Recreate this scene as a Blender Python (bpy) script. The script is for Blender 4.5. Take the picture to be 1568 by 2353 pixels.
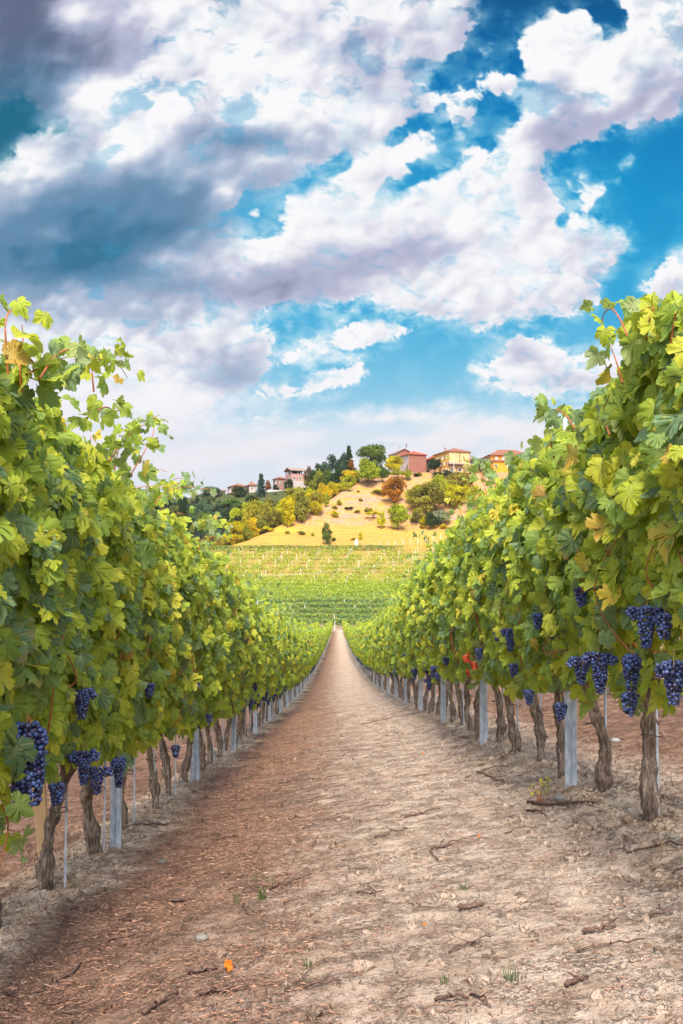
import bpy, math, random
import numpy as np
from mathutils import Vector, Matrix
R = math.radians
for o in list(bpy.data.objects): bpy.data.objects.remove(o)
S = bpy.context.scene
# ---------------------------------------------------------------- camera, world, sun, exposure
FD = 2287.0                      # focal length in pixels of a picture 1568 wide and 2352 tall
VPX, HZ = 775.0, 1330.0          # where the rows vanish and the level line of that picture
cd = bpy.data.cameras.new('camera'); cam = bpy.data.objects.new('camera', cd); S.collection.objects.link(cam)
cd.sensor_fit = 'VERTICAL'; cd.sensor_height = 36.0; cd.lens = 36.0*FD/2352.0
cam.location = (0, 0, 0); cam.rotation_euler = (R(90), 0, 0)
cd.shift_x = (784-VPX)/2352.0; cd.shift_y = (HZ-1176)/2352.0
cd.clip_start = 0.05; cd.clip_end = 9000
S.camera = cam
SUN_EL, SUN_AZ = 50.0, -178.0    # azimuth from the view direction, negative = to the left
W = bpy.data.worlds.new("World"); S.world = W; W.use_nodes = True
nt = W.node_tree; nt.nodes.clear()
wo = nt.nodes.new('ShaderNodeOutputWorld'); bg = nt.nodes.new('ShaderNodeBackground'); sk = nt.nodes.new('ShaderNodeTexSky')
sk.sky_type = 'NISHITA'; sk.sun_disc = False; sk.sun_elevation = R(SUN_EL); sk.sun_rotation = R(SUN_AZ)
sk.air_density = 1.0; sk.dust_density = 2.5; sk.ozone_density = 1.0
bg.inputs[1].default_value = 0.15
nt.links.new(sk.outputs[0], bg.inputs[0]); nt.links.new(bg.outputs[0], wo.inputs[0])
sd = bpy.data.lights.new('sun', 'SUN'); sd.energy = 2.7; sd.angle = R(14); sd.color = (1.0, 0.93, 0.82)
sun = bpy.data.objects.new('sun', sd); S.collection.objects.link(sun)
sdir = Vector((math.sin(R(SUN_AZ))*math.cos(R(SUN_EL)), math.cos(R(SUN_AZ))*math.cos(R(SUN_EL)), math.sin(R(SUN_EL))))
sun.rotation_euler = sdir.to_track_quat('Z', 'Y').to_euler()
vs = S.view_settings; vs.view_transform = 'Standard'; vs.look = 'None'; vs.exposure = 1.32; vs.gamma = 1.0; vs.use_curve_mapping = False
EXPO = 2.0**vs.exposure
cy = S.cycles; cy.max_bounces = 7; cy.diffuse_bounces = 3; cy.glossy_bounces = 2; cy.transmission_bounces = 4; cy.volume_bounces = 1
cy.transparent_max_bounces = 4; cy.use_denoising = True; cy.sample_clamp_indirect = 6.0; cy.caustics_reflective = False; cy.caustics_refractive = False
rng = np.random.default_rng(7); rnd = random.Random(11)

# ---------------------------------------------------------------- numpy noise
def hashg(ix,iy,s):
    n=(ix.astype(np.int64)*374761393+iy.astype(np.int64)*668265263+s*974634777)&0x7fffffff
    n=((n^(n>>13))*1274126177)&0x7fffffff
    n=(n^(n>>16))
    return n/float(0x7fffffff)
def gnoise(x,y,s=0):
    ix=np.floor(x).astype(np.int64);iy=np.floor(y).astype(np.int64);fx=x-ix;fy=y-iy
    u=fx*fx*fx*(fx*(fx*6-15)+10);v=fy*fy*fy*(fy*(fy*6-15)+10)
    def g(a,b):
        t=hashg(ix+a,iy+b,s)*6.2831853
        return np.cos(t)*(fx-a)+np.sin(t)*(fy-b)
    return 1.4*((g(0,0)*(1-u)+g(1,0)*u)*(1-v)+(g(0,1)*(1-u)+g(1,1)*u)*v)
def fbm(x,y,o=5,s=0,r=.5,bil=False):
    a=0;w=1;t=0
    for k in range(o):
        n=gnoise(x,y,s+k*17)
        if bil:n=2.4*np.abs(n)-.6
        a=a+w*n;t+=w;w*=r
        x,y=x*2.03*.8+y*2.03*.6+7.1,y*2.03*.8-x*2.03*.6+3.7
    return a/t
def inpoly(X,Y,P):
    r=np.zeros(X.shape,bool);n=len(P)
    for i in range(n):
        x1,y1=P[i];x2,y2=P[(i+1)%n]
        if y1==y2:continue
        c=((Y<y1)!=(Y<y2))&(X<(x2-x1)*(Y-y1)/(y2-y1)+x1)
        r^=c
    return r
def blur(A,s):
    k=int(3*s)+1;t=np.arange(-k,k+1);w=np.exp(-t*t/(2*s*s));w/=w.sum()
    B=np.pad(A,((k,k),(0,0)),'edge');A=sum(w[i]*B[i:i+A.shape[0]] for i in range(2*k+1))
    B=np.pad(A,((0,0),(k,k)),'edge');return sum(w[i]*B[:,i:i+A.shape[1]] for i in range(2*k+1))
def ss(a,b,x):
    t=np.clip((x-a)/(b-a),0,1);return t*t*(3-2*t)
BLUE=[[(-500,965),(200,972),(400,975),(540,975),(950,982),(1240,952),(1900,955),(1900,1600),(-500,1600)],[(1100,-60),(1104,50),(1064,70),(1058,110),(1022,145),(985,165),(930,165),(940,190),(985,190),(1005,230),(1000,272),(950,285),(892,302),(890,335),(935,330),(960,345),(945,385),(1000,415),(1028,395),(1058,352),(1088,316),(1114,350),(1144,320),(1188,270),(1208,240),(1198,175),(1212,150),(1180,122),(1194,65),(1262,18),(1308,32),(1344,24),(1378,45),(1394,95),(1436,76),(1452,90),(1462,55),(1428,12),(1430,-60)],
[(1244,350),(1284,355),(1329,335),(1374,320),(1419,285),(1449,298),(1499,282),(1554,280),(1568,240),(1900,200),(1900,760),(1568,750),(1440,735),(1380,712),(1374,633),(1419,608),(1436,595),(1450,560),(1440,525),(1400,510),(1370,495),(1315,483),(1285,530),(1272,505),(1290,470),(1262,430),(1248,400)],
[(565,745),(600,720),(660,700),(740,712),(850,680),(865,718),(960,722),(1060,738),(1104,775),(1134,760),(1209,730),(1290,726),(1380,700),(1440,722),(1568,740),(1900,760),(1900,950),(1240,945),(1100,965),(950,975),(700,965),(480,955),(500,920),(560,890),(620,850),(638,775),(600,750)],
[(480,492),(530,485),(560,440),(640,420),(690,395),(740,385),(790,350),(815,350),(800,380),(720,415),(660,455),(642,485),(652,528),(580,555),(540,520)],
[(850,470),(870,430),(900,395),(940,370),(985,395),(960,425),(925,430),(900,460)],
[(-300,225),(60,240),(150,270),(140,300),(60,320),(40,370),(-300,380)]]
CLD=[[(1060,853),(1085,832),(1100,845),(1150,815),(1165,785),(1204,766),(1235,785),(1269,776),(1304,798),(1310,815),(1360,805),(1419,780),(1900,700),(1900,900),(1400,905),(1300,905),(1209,920),(1195,900),(1140,903),(1084,895),(1100,868)],
[(640,835),(690,795),(730,770),(780,750),(860,730),(890,745),(960,748),(930,775),(840,795),(760,805),(700,838)],
[(540,915),(600,890),(650,880),(700,890),(710,865),(750,842),(820,828),(860,855),(800,885),(740,905),(640,918)],
[(1462,652),(1500,632),(1530,600),(1568,560),(1900,480),(1900,780),(1568,725),(1500,690)],
[(1290,420),(1320,400),(1350,400),(1385,440),(1370,450),(1345,478),(1325,450)],[(1380,418),(1415,400),(1438,405),(1415,420)],
[(1412,372),(1450,350),(1445,380),(1420,385)],[(1438,490),(1452,500),(1460,525),(1448,520)],[(560,490),(590,470),(603,500),(580,508)],
[(1010,235),(1040,200),(1065,190),(1075,215),(1110,195),(1090,240),(1075,290),(1060,320),(1030,300)],
[(1085,170),(1110,155),(1190,165),(1185,200),(1150,215),(1100,200)],[(1095,110),(1118,95),(1138,90),(1115,135)],[(1136,70),(1150,35),(1168,50),(1152,78)],
[(925,320),(980,305),(1010,345),(985,378),(950,370)],[(820,350),(870,315),(890,350),(935,370),(960,400),(900,420),(850,390),(790,400)],[(650,765),(662,735),(682,748),(672,770)],[(1440,305),(1460,310),(1450,325)],[(45,345),(35,330),(60,330)],[(85,300),(110,280),(120,305),(80,320)]]
TONE=[(0,20,190,150,.5,0),(50,40,120,110,.62,0),(250,120,110,55,.5,0),(165,165,45,40,.3,0),(60,190,130,80,.35,1),(20,290,120,100,.5,2),(60,600,230,75,.72,2),(330,500,180,75,.62,1),(130,500,200,90,.35,1),(240,600,120,50,.3,2),(440,400,170,60,.28,1),
(520,312,90,32,.33,1),(680,330,160,50,.2,1),(560,680,110,30,.4,0),(660,640,120,38,.42,0),(880,600,130,35,.3,0),(1000,565,110,30,.22,0),(780,590,60,40,.15,0),(1340,270,130,60,.25,0),(1260,320,60,40,.22,0),(1500,210,60,50,.26,0),(870,190,70,70,.22,0),(820,120,60,60,.12,0),(1200,805,55,32,.3,0),(1300,870,60,20,.15,0),
(540,865,90,35,.3,1),(330,720,150,40,.22,1),(420,650,80,25,.22,1),(520,800,80,22,.15,1),(100,730,100,30,.15,1),(1240,480,60,60,.14,0),(1350,540,50,30,.2,0),(1520,660,60,40,.2,0),(920,60,80,60,.1,0),(280,270,50,20,.18,0),(1080,120,30,60,.15,0)]
LITE=[(160,30,50,40,.5),(230,200,110,50,.4),(300,330,70,50,.4),(70,400,90,45,.4),(110,530,50,25,.35),(100,300,40,20,.3),(640,220,60,40,.3),(130,130,60,20,.2),(240,225,80,50,.2),(150,545,30,14,.2),(360,590,60,30,.4),(520,440,40,40,.35),(1335,180,30,40,.3),(1390,200,30,80,.25)]
def sky_rgb(X,Y):
    X=X.astype(float);Y=Y.astype(float)
    dx=abs(X[0,1]-X[0,0])
    # perspective: features shrink toward the horizon
    sc=np.clip((1420-Y)/1100,.28,1.3)
    U=X/sc/260+3;V=-np.log(np.maximum(1500-Y,60))*5.2
    w1=fbm(X/150,Y/110,5,3);w2=fbm(X/150,Y/110,5,77)
    f1=fbm(X/34,Y/26,4,13);f2=fbm(X/34,Y/26,4,177)
    s=np.clip(sc,.4,1)
    Xw=X+s*(30*w1+22*f1);Yw=Y+s*(26*w2+20*f2)
    M=np.ones(X.shape)
    for P in BLUE:M[inpoly(Xw,Yw,P)]=0
    for P in CLD:M[inpoly(Xw,Yw,P)]=1
    Ma=blur(M,5/dx);Mb=blur(M,15/dx);Mbb=blur(M,32/dx)
    m=ss(250,900,Y)
    def P(ax,ay,fx,fy,*k):return fbm(ax/fx,ay/fy,*k)*(1-m)+fbm(ax/fx*1.7+5,ay/fy*2.1,*k)*m
    n=P(X+16*f1,Y+16*f2,75,62,7,31,.6)
    nb=P(X+22*w1+8*f1,Y+22*w2+8*f2,125,110,5,55,.45,True)
    nf=P(X+5*f1,Y+5*f2,34,30,4,505,.5,True)
    D=.35*Ma+.65*Mb
    edge=np.clip(1-np.abs(2*Mbb-1),0,1)**.7
    q=D+(1.25*n+.35*nf)*edge
    wd=.22+.5*ss(-.15,.3,fbm(X/110,Y/85,3,66))
    d=ss(.5-wd,.5+wd,q)
    n3=P(X+30*w1+12*f1,Y+30*w2+12*f2,150,90,6,707,.62)
    d=d*(1-ss(.07,.32,n3)*(.24+.12*ss(900,300,X)+.5*ss(1,.55,Mbb))*ss(1000,900,Y)*ss(150,420,X+.25*Y))
    veil=ss(.15,.85,.5+n*.8+fbm(X/130,Y/60,5,9)*.6)*ss(.03,.6,Mbb)*.75
    lw=fbm((X+40*w1)/230,(Y+24*w2)/60,4,91,.5);low=ss(915,985,Y+34*n+.05*(X-784)+30*lw)*.95
    d=np.maximum(d,np.maximum(veil,low*(.55+.45*ss(-.28,.22,lw))))
    H=1.2*ss(.3,1,Mbb)+.85*nb+.11*nf
    rel=0
    for sg,k in ((2.4,5),(7,15),(18,36)):
        Hs=blur(H,sg/dx);gy,gx=np.gradient(Hs,dx);rel=rel+(gx*.6+gy*.8)*k*s
    rel=np.tanh(rel*.85)
    t=np.zeros(X.shape);tb=np.zeros(X.shape);tt=np.zeros(X.shape)
    Xt=X+26*w1+8*f1;Yt=Y+20*w2+7*f2
    for cx,cy,rx,ry,a,k in TONE:
        g=a*np.exp(-(((Xt-cx)/rx)**2+((Yt-cy)/ry)**2)*.8)
        t+=g
        if k>=1:tb+=g
        if k==2:tt+=g
    for cx,cy,rx,ry,a in LITE:
        t-=a*np.exp(-(((Xt-cx)/rx)**2+((Yt-cy)/ry)**2)*1.1)
    t=t+(.12*ss(.5,-.5,nb)+.20*fbm(X/240,Y/150,4,404))*ss(.3,1,Mbb)*(1-.6*ss(800,1000,Y))
    low2=1-.65*ss(700,1000,Y)
    t=t*.82-rel*.24*low2+.02-.06*ss(.85,.35,D)
    t=np.clip(t,0,1)
    c=lambda *v:np.array(v,float)/255
    mix=lambda a,b,m:a*(1-m[...,None])+b*m[...,None]
    pure=c(250,249,251);lil=c(182,184,210);dk=c(98,108,136);sl=c(98,138,172);te=c(48,112,146)
    C=mix(pure[None,None],lil,ss(0,.42,t));C=mix(C,dk[None,None],ss(.36,.95,t))
    S=mix(pure[None,None],c(176,190,214),ss(0,.3,t));S=mix(S,sl[None,None],ss(.2,.62,t));S=mix(S,te[None,None],ss(.6,1.,t))
    k=np.clip(tb/np.maximum(t+.05,.05),0,1)
    C=mix(C,S,k)
    C=mix(C,c(236,232,240)[None,None],ss(850,1050,Y)*.8)
    # clear sky
    ty=Y
    B=np.stack([np.interp(ty,[-100,0,200,420,650,800,900,1000,1180,1330],v) for v in
      ([0,0,0,8,34,92,136,188,214,222],[70,84,116,142,160,184,200,218,226,228],[128,142,182,202,214,224,230,236,238,238])],-1)/255
    lf=ss(1300,500,X);B=mix(B,c(92,176,216)[None,None],lf*.75*ss(150,430,Y)*ss(800,500,Y));B=mix(B,c(24,104,136)[None,None],ss(300,60,X)*ss(560,380,Y))
    B=mix(B,c(214,226,240)[None,None],ss(760,350,X)*ss(700,900,Y)*.85)
    B=np.clip(B,0,1)
    out=mix(B,C,np.clip(d,0,1))
    return out
# ---------------------------------------------------------------- helpers
def C_(obj, parent=None):
    S.collection.objects.link(obj)
    if parent is not None: obj.parent = parent
    return obj
def mesh_np(name, V, F, mats, smooth=False, attrs=None, mat_idx=None):
    """V (n,3); F (m,k) with one k, or a list of such arrays"""
    me = bpy.data.meshes.new(name)
    Fs = F if isinstance(F, list) else [F]
    Fs = [np.asarray(f, np.int32) for f in Fs if len(f)]
    V = np.asarray(V, np.float32)
    me.vertices.add(len(V)); me.vertices.foreach_set('co', V.ravel())
    idx = np.concatenate([f.ravel() for f in Fs]); tot = np.concatenate([np.full(len(f), f.shape[1], np.int32) for f in Fs])
    st = np.concatenate([[0], np.cumsum(tot)[:-1]]).astype(np.int32)
    me.loops.add(len(idx)); me.loops.foreach_set('vertex_index', idx)
    me.polygons.add(len(tot)); me.polygons.foreach_set('loop_start', st); me.polygons.foreach_set('loop_total', tot)
    me.polygons.foreach_set('use_smooth', np.full(len(tot), bool(smooth)))
    if mat_idx is not None: me.polygons.foreach_set('material_index', np.asarray(mat_idx, np.int32))
    for m in (mats if isinstance(mats, (list, tuple)) else [mats]): me.materials.append(m)
    for k, A in (attrs or {}).items():
        A = np.asarray(A, np.float32)
        if A.shape[1] == 3:
            a = me.attributes.new(k, 'FLOAT_VECTOR', 'POINT'); a.data.foreach_set('vector', A.ravel())
        else:
            a = me.attributes.new(k, 'FLOAT_COLOR', 'POINT'); a.data.foreach_set('color', A.ravel())
    me.update(calc_edges=True)
    return me
def link(name, me, parent=None, loc=(0, 0, 0)):
    o = bpy.data.objects.new(name, me); o.location = loc
    return C_(o, parent)
def tag(o, label=None, cat=None, group=None, kind=None):
    if label: o['label'] = label
    if cat: o['category'] = cat
    if group: o['group'] = group
    if kind: o['kind'] = kind
    return o
def empty(name, loc, rz=0, label=None, cat=None, group=None):
    o = bpy.data.objects.new(name, None); o.location = loc; o.rotation_euler = (0, 0, rz); o.empty_display_size = .2
    C_(o); return tag(o, label, cat, group)
def smooth_path(P, n=4):
    P = np.asarray(P, float)
    if len(P) < 3: return P
    Q = np.concatenate([[2*P[0]-P[1]], P, [2*P[-1]-P[-2]]]); out = []
    for i in range(1, len(Q)-2):
        for t in np.arange(n)/n: out.append(.5*(2*Q[i]+(Q[i+1]-Q[i-1])*t+(2*Q[i-1]-5*Q[i]+4*Q[i+1]-Q[i+2])*t*t+(3*Q[i]-Q[i-1]-3*Q[i+1]+Q[i+2])*t**3))
    out.append(P[-1]); return np.array(out)
class MB:
    """collects small solids into one mesh"""
    def __init__(s): s.v = []; s.f = {}; s.n = 0; s.mi = {}
    def add(s, V, F, m=0):
        V = np.asarray(V, float); s.v.append(V)
        for f in F: s.f.setdefault(len(f), []).append([i+s.n for i in f]); s.mi.setdefault(len(f), []).append(m)
        s.n += len(V); return s
    def box(s, x0, y0, z0, x1, y1, z1, m=0, M=None):
        V = np.array([(x, y, z) for z in (z0, z1) for y in (y0, y1) for x in (x0, x1)], float)
        if M is not None: V = V @ np.array(M.to_3x3()).T + np.array(M.translation)
        return s.add(V, [(0, 2, 3, 1), (4, 5, 7, 6), (0, 1, 5, 4), (2, 6, 7, 3), (0, 4, 6, 2), (1, 3, 7, 5)], m)
    def tube(s, P, r, k=6, m=0, cap=True):
        V, F = tube_vf(P, r, k, cap); return s.add(V, F, m)
    def build(s, name, mats, parent=None, smooth=False):
        ks = sorted(s.f); me = mesh_np(name, np.concatenate(s.v), [np.array(s.f[k]) for k in ks], mats, smooth, None, sum([s.mi[k] for k in ks], []))
        return link(name, me, parent)
def tube_vf(P, r, k=6, cap=True):
    P = np.asarray(P, float); n = len(P); r = np.broadcast_to(np.asarray(r, float), (n,))
    T = np.gradient(P, axis=0); T /= np.linalg.norm(T, axis=1)[:, None]+1e-9
    ref = np.array([0, 0, 1.0]) if abs(T[:, 2]).mean() < .8 else np.array([0, 1.0, 0])
    A = np.cross(T, ref); A /= np.linalg.norm(A, axis=1)[:, None]+1e-9; B = np.cross(T, A)
    a = np.arange(k)*2*np.pi/k
    V = (P[:, None]+r[:, None, None]*(np.cos(a)[None, :, None]*A[:, None]+np.sin(a)[None, :, None]*B[:, None])).reshape(-1, 3)
    F = [(i*k+j, (i+1)*k+j, (i+1)*k+(j+1) % k, i*k+(j+1) % k) for i in range(n-1) for j in range(k)]
    if cap: F += [tuple(range(k)), tuple(reversed(range((n-1)*k, n*k)))]
    return V, F
# node material helper
class N:
    def __init__(s, name):
        s.m = bpy.data.materials.new(name); s.m.use_nodes = True; s.t = s.m.node_tree; s.t.nodes.clear()
        s.out = s.t.nodes.new('ShaderNodeOutputMaterial')
    def n(s, ty, **kw):
        x = s.t.nodes.new('ShaderNode'+ty)
        for k, v in kw.items():
            if k.startswith('i_'):
                key = k[2:]; key = int(key) if key.isdigit() else key.replace('_', ' ')
                s.put(x.inputs[key], v)
            else: setattr(x, k, v)
        return x
    def put(s, sock, v):
        if isinstance(v, bpy.types.NodeSocket): s.t.links.new(v, sock)
        elif isinstance(v, bpy.types.Node): s.t.links.new(v.outputs[0], sock)
        else:
            if isinstance(v, (tuple, list)) and len(v) == 3 and sock.type == 'RGBA': v = (*v, 1)
            sock.default_value = v
    def math(s, op, a, b=0.0, c=None, clamp=False):
        x = s.t.nodes.new('ShaderNodeMath'); x.operation = op; x.use_clamp = clamp; s.put(x.inputs[0], a); s.put(x.inputs[1], b)
        if c is not None: s.put(x.inputs[2], c)
        return x.outputs[0]
    def mix(s, f, a, b, bt='MIX'):
        x = s.t.nodes.new('ShaderNodeMix'); x.data_type = 'RGBA'; x.blend_type = bt; s.put(x.inputs[0], f); s.put(x.inputs[6], a); s.put(x.inputs[7], b); return x.outputs[2]
    def ramp(s, f, pts, interp='LINEAR'):
        x = s.t.nodes.new('ShaderNodeValToRGB'); cr = x.color_ramp; cr.interpolation = interp
        while len(cr.elements) < len(pts): cr.elements.new(.5)
        for e, (p, c) in zip(cr.elements, pts): e.position = p; e.color = (*c, 1) if len(c) == 3 else c
        s.put(x.inputs[0], f); return x.outputs[0]
    def mr(s, v, a, b, c=0.0, d=1.0, it='SMOOTHSTEP'):
        x = s.t.nodes.new('ShaderNodeMapRange'); x.interpolation_type = it
        for i, q in enumerate((v, a, b, c, d)): s.put(x.inputs[i], q)
        return x.outputs[0]
    def noise(s, vec, sc, det=4, rough=.55, dist=0.0):
        x = s.t.nodes.new('ShaderNodeTexNoise'); s.put(x.inputs['Scale'], sc); s.put(x.inputs['Detail'], det); s.put(x.inputs['Roughness'], rough); s.put(x.inputs['Distortion'], dist)
        if vec is not None: s.t.links.new(vec, x.inputs['Vector'])
        return x.outputs[0]
    def pos(s, scale=(1, 1, 1), src='Position'):
        g = s.t.nodes.new('ShaderNodeNewGeometry').outputs['Position'] if src == 'Position' else s.t.nodes.new('ShaderNodeTexCoord').outputs['Object']
        if scale != (1, 1, 1):
            m = s.t.nodes.new('ShaderNodeMapping'); m.inputs['Scale'].default_value = scale; s.t.links.new(g, m.inputs[0]); return m.outputs[0]
        return g
    def bump(s, h, st=.5, dist=.01):
        x = s.t.nodes.new('ShaderNodeBump'); x.inputs['Strength'].default_value = st; x.inputs['Distance'].default_value = dist; s.put(x.inputs['Height'], h); return x.outputs[0]
    def pbr(s, col, rough=.8, spec=.3, metal=0.0, normal=None):
        p = s.t.nodes.new('ShaderNodeBsdfPrincipled'); s.put(p.inputs['Base Color'], col); s.put(p.inputs['Roughness'], rough)
        s.put(p.inputs['Specular IOR Level'], spec); s.put(p.inputs['Metallic'], metal)
        if normal is not None: s.put(p.inputs['Normal'], normal)
        return p.outputs[0]
    def end(s, sh): s.put(s.out.inputs[0], sh); return s.m
def lin(r, g, b):
    f = lambda c: (c/255/12.92) if c/255 <= .04045 else ((c/255+.055)/1.055)**2.4
    return (f(r), f(g), f(b))
# ---------------------------------------------------------------- the lie of the land
_ky = np.array([-30, 0, 25, 36, 52, 70, 89, 113, 138, 167, 196, 214, 232, 246, 262, 282, 300, 330, 358, 375, 400, 425, 450, 470, 500, 600, 1000, 2000, 3500.])
_kz = np.array([1.74, -.9, -3.1, -3.98, -4.92, -5.85, -6.72, -7.65, -8.55, -9.6, -10.55, -11.1, -10.9, -9.4, -7.2, -4.6, -2., 4.3, 10.6, 15.0, 24.3, 36.5, 48.0, 50.5, 51, 49, 30, 5, -20.])
_yy = np.arange(-30, 3501, .5); _zz = np.interp(_yy, _ky, _kz)
def _smooth1(z, w):
    k = np.hanning(2*w+1); k /= k.sum(); return np.convolve(np.pad(z, w, 'reflect', reflect_type='odd'), k, 'valid')
_zz = _smooth1(_zz, 12)
_xby = np.array([0, 300, 340, 362, 380, 400, 425, 440, 450, 520, 4000.]); _xbx = np.array([-130, -105, -64, -42, -30, -15, 1, 12, 14, 14, 14.])
def gz(x, y):
    x = np.asarray(x, float); y = np.asarray(y, float)
    z = np.interp(y, _yy, _zz)
    near = 1-ss(18., 75., y)*.86
    z = z+.14*near*9*np.tanh(x/9)*(1-ss(180, 240, y))
    z = z+.055*np.exp(-((np.abs(x)-1.38)/.26)**2)*(1-ss(120, 200, y))
    d = np.interp(y, _xby, _xbx)-x
    drop = 19*ss(-2, 26, d)+(.075+.16*ss(440, 470, y))*np.clip(d-28, 0, 170)
    z = z-drop*ss(295, 385, y)*(1-.62*ss(440, 468, y))
    z = z-.03*np.clip(x-110, 0, 900)*ss(300, 450, y)
    # mown banks on the slope
    bank = ss(376, 392, y)*ss(450, 436, y)*ss(6, -6, d)
    z = z+bank*(1.1*np.sin((y+.12*x+5*gnoise(x/30, y/30, 5))*.62)+.5*gnoise(x/7, y/5, 8))
    z = z+ss(215, 260, y)*.5*gnoise(x/40, y/40, 15)
    return z
def gz1(x, y): return float(gz(np.array([x]), np.array([y]))[0])
def ray_ground(px, py, y0=215., y1=700.):
    """point of the ground seen at (px, py) of the 1568 wide picture"""
    yy = np.arange(y0, y1, .5); xx = (px-VPX)/FD*yy; zr = (HZ-py)/FD*yy; g = gz(xx, yy)
    i = np.nonzero(g >= zr)[0]
    if len(i) == 0: i = [int(np.argmin(np.abs(g-zr)))]
    y = yy[i[0]]; return np.array([(px-VPX)/FD*y, y, gz1((px-VPX)/FD*y, y)])
def img(px, py, y): return np.array([(px-VPX)/FD*y, y, (HZ-py)/FD*y])
def img_x(px, py, X):
    y = X*FD/(px-VPX); return np.array([X, y, (HZ-py)/FD*y])
c6 = lambda x, y: ((800+x/4.3556)/1.23278, (1250+y/4.3556)/1.23278)
c5 = lambda x, y: ((560+x/3.92)/1.23278, (1230+y/3.92)/1.23278)
c7 = lambda x, y: ((1000+x/2.6133)/1.23278, (1220+y/2.6133)/1.23278)
c8 = lambda x, y: ((1080+x/3.2667)/1.23278, (1230+y/3.2667)/1.23278)
# ---------------------------------------------------------------- materials
def soil_material():
    m = N('dry clay soil'); P = m.pos()
    sx = m.n('SeparateXYZ', i_0=P); x, y = sx.outputs[0], sx.outputs[1]
    nw = m.noise(P, .9, 5, .6); nb = m.noise(P, 6, 5, .65); nf = m.noise(P, 45, 5, .7); nvf = m.noise(P, 160, 3, .7)
    xw = m.math('ADD', x, m.math('MULTIPLY', m.math('SUBTRACT', nw, .5), .9))
    pale = m.mr(m.math('ADD', xw, m.math('MULTIPLY', m.math('SUBTRACT', nb, .5), .7)), -.75, .45)                                       # bare wheel strip to the right of the litter
    pale = m.math('MULTIPLY', pale, m.mr(xw, 2.3, 1.75))
    bermL = m.math('MULTIPLY', m.mr(xw, -1.0, -1.25), m.mr(xw, -1.75, -1.5)); bermR = m.mr(xw, 1.0, 1.3)
    bermR = m.math('MULTIPLY', bermR, m.mr(xw, 1.75, 1.45))
    brown = m.ramp(nb, [(.25, (.14, .075, .050)), (.5, (.26, .148, .10)), (.75, (.38, .24, .17))])
    clay = m.ramp(nb, [(.25, (.35, .235, .168)), (.5, (.56, .425, .33)), (.75, (.75, .60, .49))])
    sand = m.ramp(nb, [(.25, (.58, .37, .23)), (.5, (.88, .64, .43)), (.75, (.95, .80, .60))])  # pale bank sand, colour raised to offset the shade under the rows
    c = m.mix(pale, brown, clay)
    c = m.mix(m.math('MULTIPLY', m.math('MAXIMUM', bermL, bermR), .85), c, sand)
    patch = m.mr(m.noise(P, 2.2, 4, .6), .56, .68)
    c = m.mix(m.math('MULTIPLY', patch, .45), c, brown)
    speck = m.mr(nf, .42, .30); c = m.mix(m.math('MULTIPLY', speck, .65), c, (.095, .06, .043))
    c = m.mix(m.math('MULTIPLY', m.mr(nvf, .58, .72), .4), c, (.72, .6, .48)); c = m.mix(m.math('MULTIPLY', m.mr(nvf, .43, .3), .6), c, (.11, .07, .05))
    # shrinkage cracks
    dv = m.n('VectorMath', operation='ADD', i_0=P); mm = m.n('VectorMath', operation='SCALE', i_Scale=.09)
    nn = m.n('TexNoise', i_Scale=7.0); m.t.links.new(P, nn.inputs['Vector']); m.t.links.new(nn.outputs['Color'], mm.inputs[0]); m.t.links.new(mm.outputs[0], dv.inputs[1])
    ra = m.math('ABSOLUTE', m.math('SUBTRACT', m.noise(dv.outputs[0], 11, 6, .72), .5)); rb = m.math('ABSOLUTE', m.math('SUBTRACT', m.noise(dv.outputs[0], 29, 5, .7), .5))
    gate = m.mr(m.noise(P, 5, 3, .6), .45, .62)
    cr = m.math('MULTIPLY', m.mr(ra, .030, .004), gate)
    cr2 = m.math('MULTIPLY', m.mr(rb, .035, .004), m.math('MULTIPLY', m.mr(m.noise(P, 9, 3, .6), .4, .6), .85))
    cr = m.math('MAXIMUM', cr, cr2)
    c = m.mix(m.math('MULTIPLY', cr, .75), c, (.085, .052, .038))
    h = m.math('ADD', m.math('MULTIPLY', nf, .55), m.math('MULTIPLY', nb, .9)); h = m.math('ADD', h, m.math('MULTIPLY', nvf, .4)); h = m.math('SUBTRACT', h, m.math('MULTIPLY', cr, .5))
    return m.end(m.pbr(c, .95, .12, 0, m.bump(h, 1.0, .035)))
MSOIL = soil_material()
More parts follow.
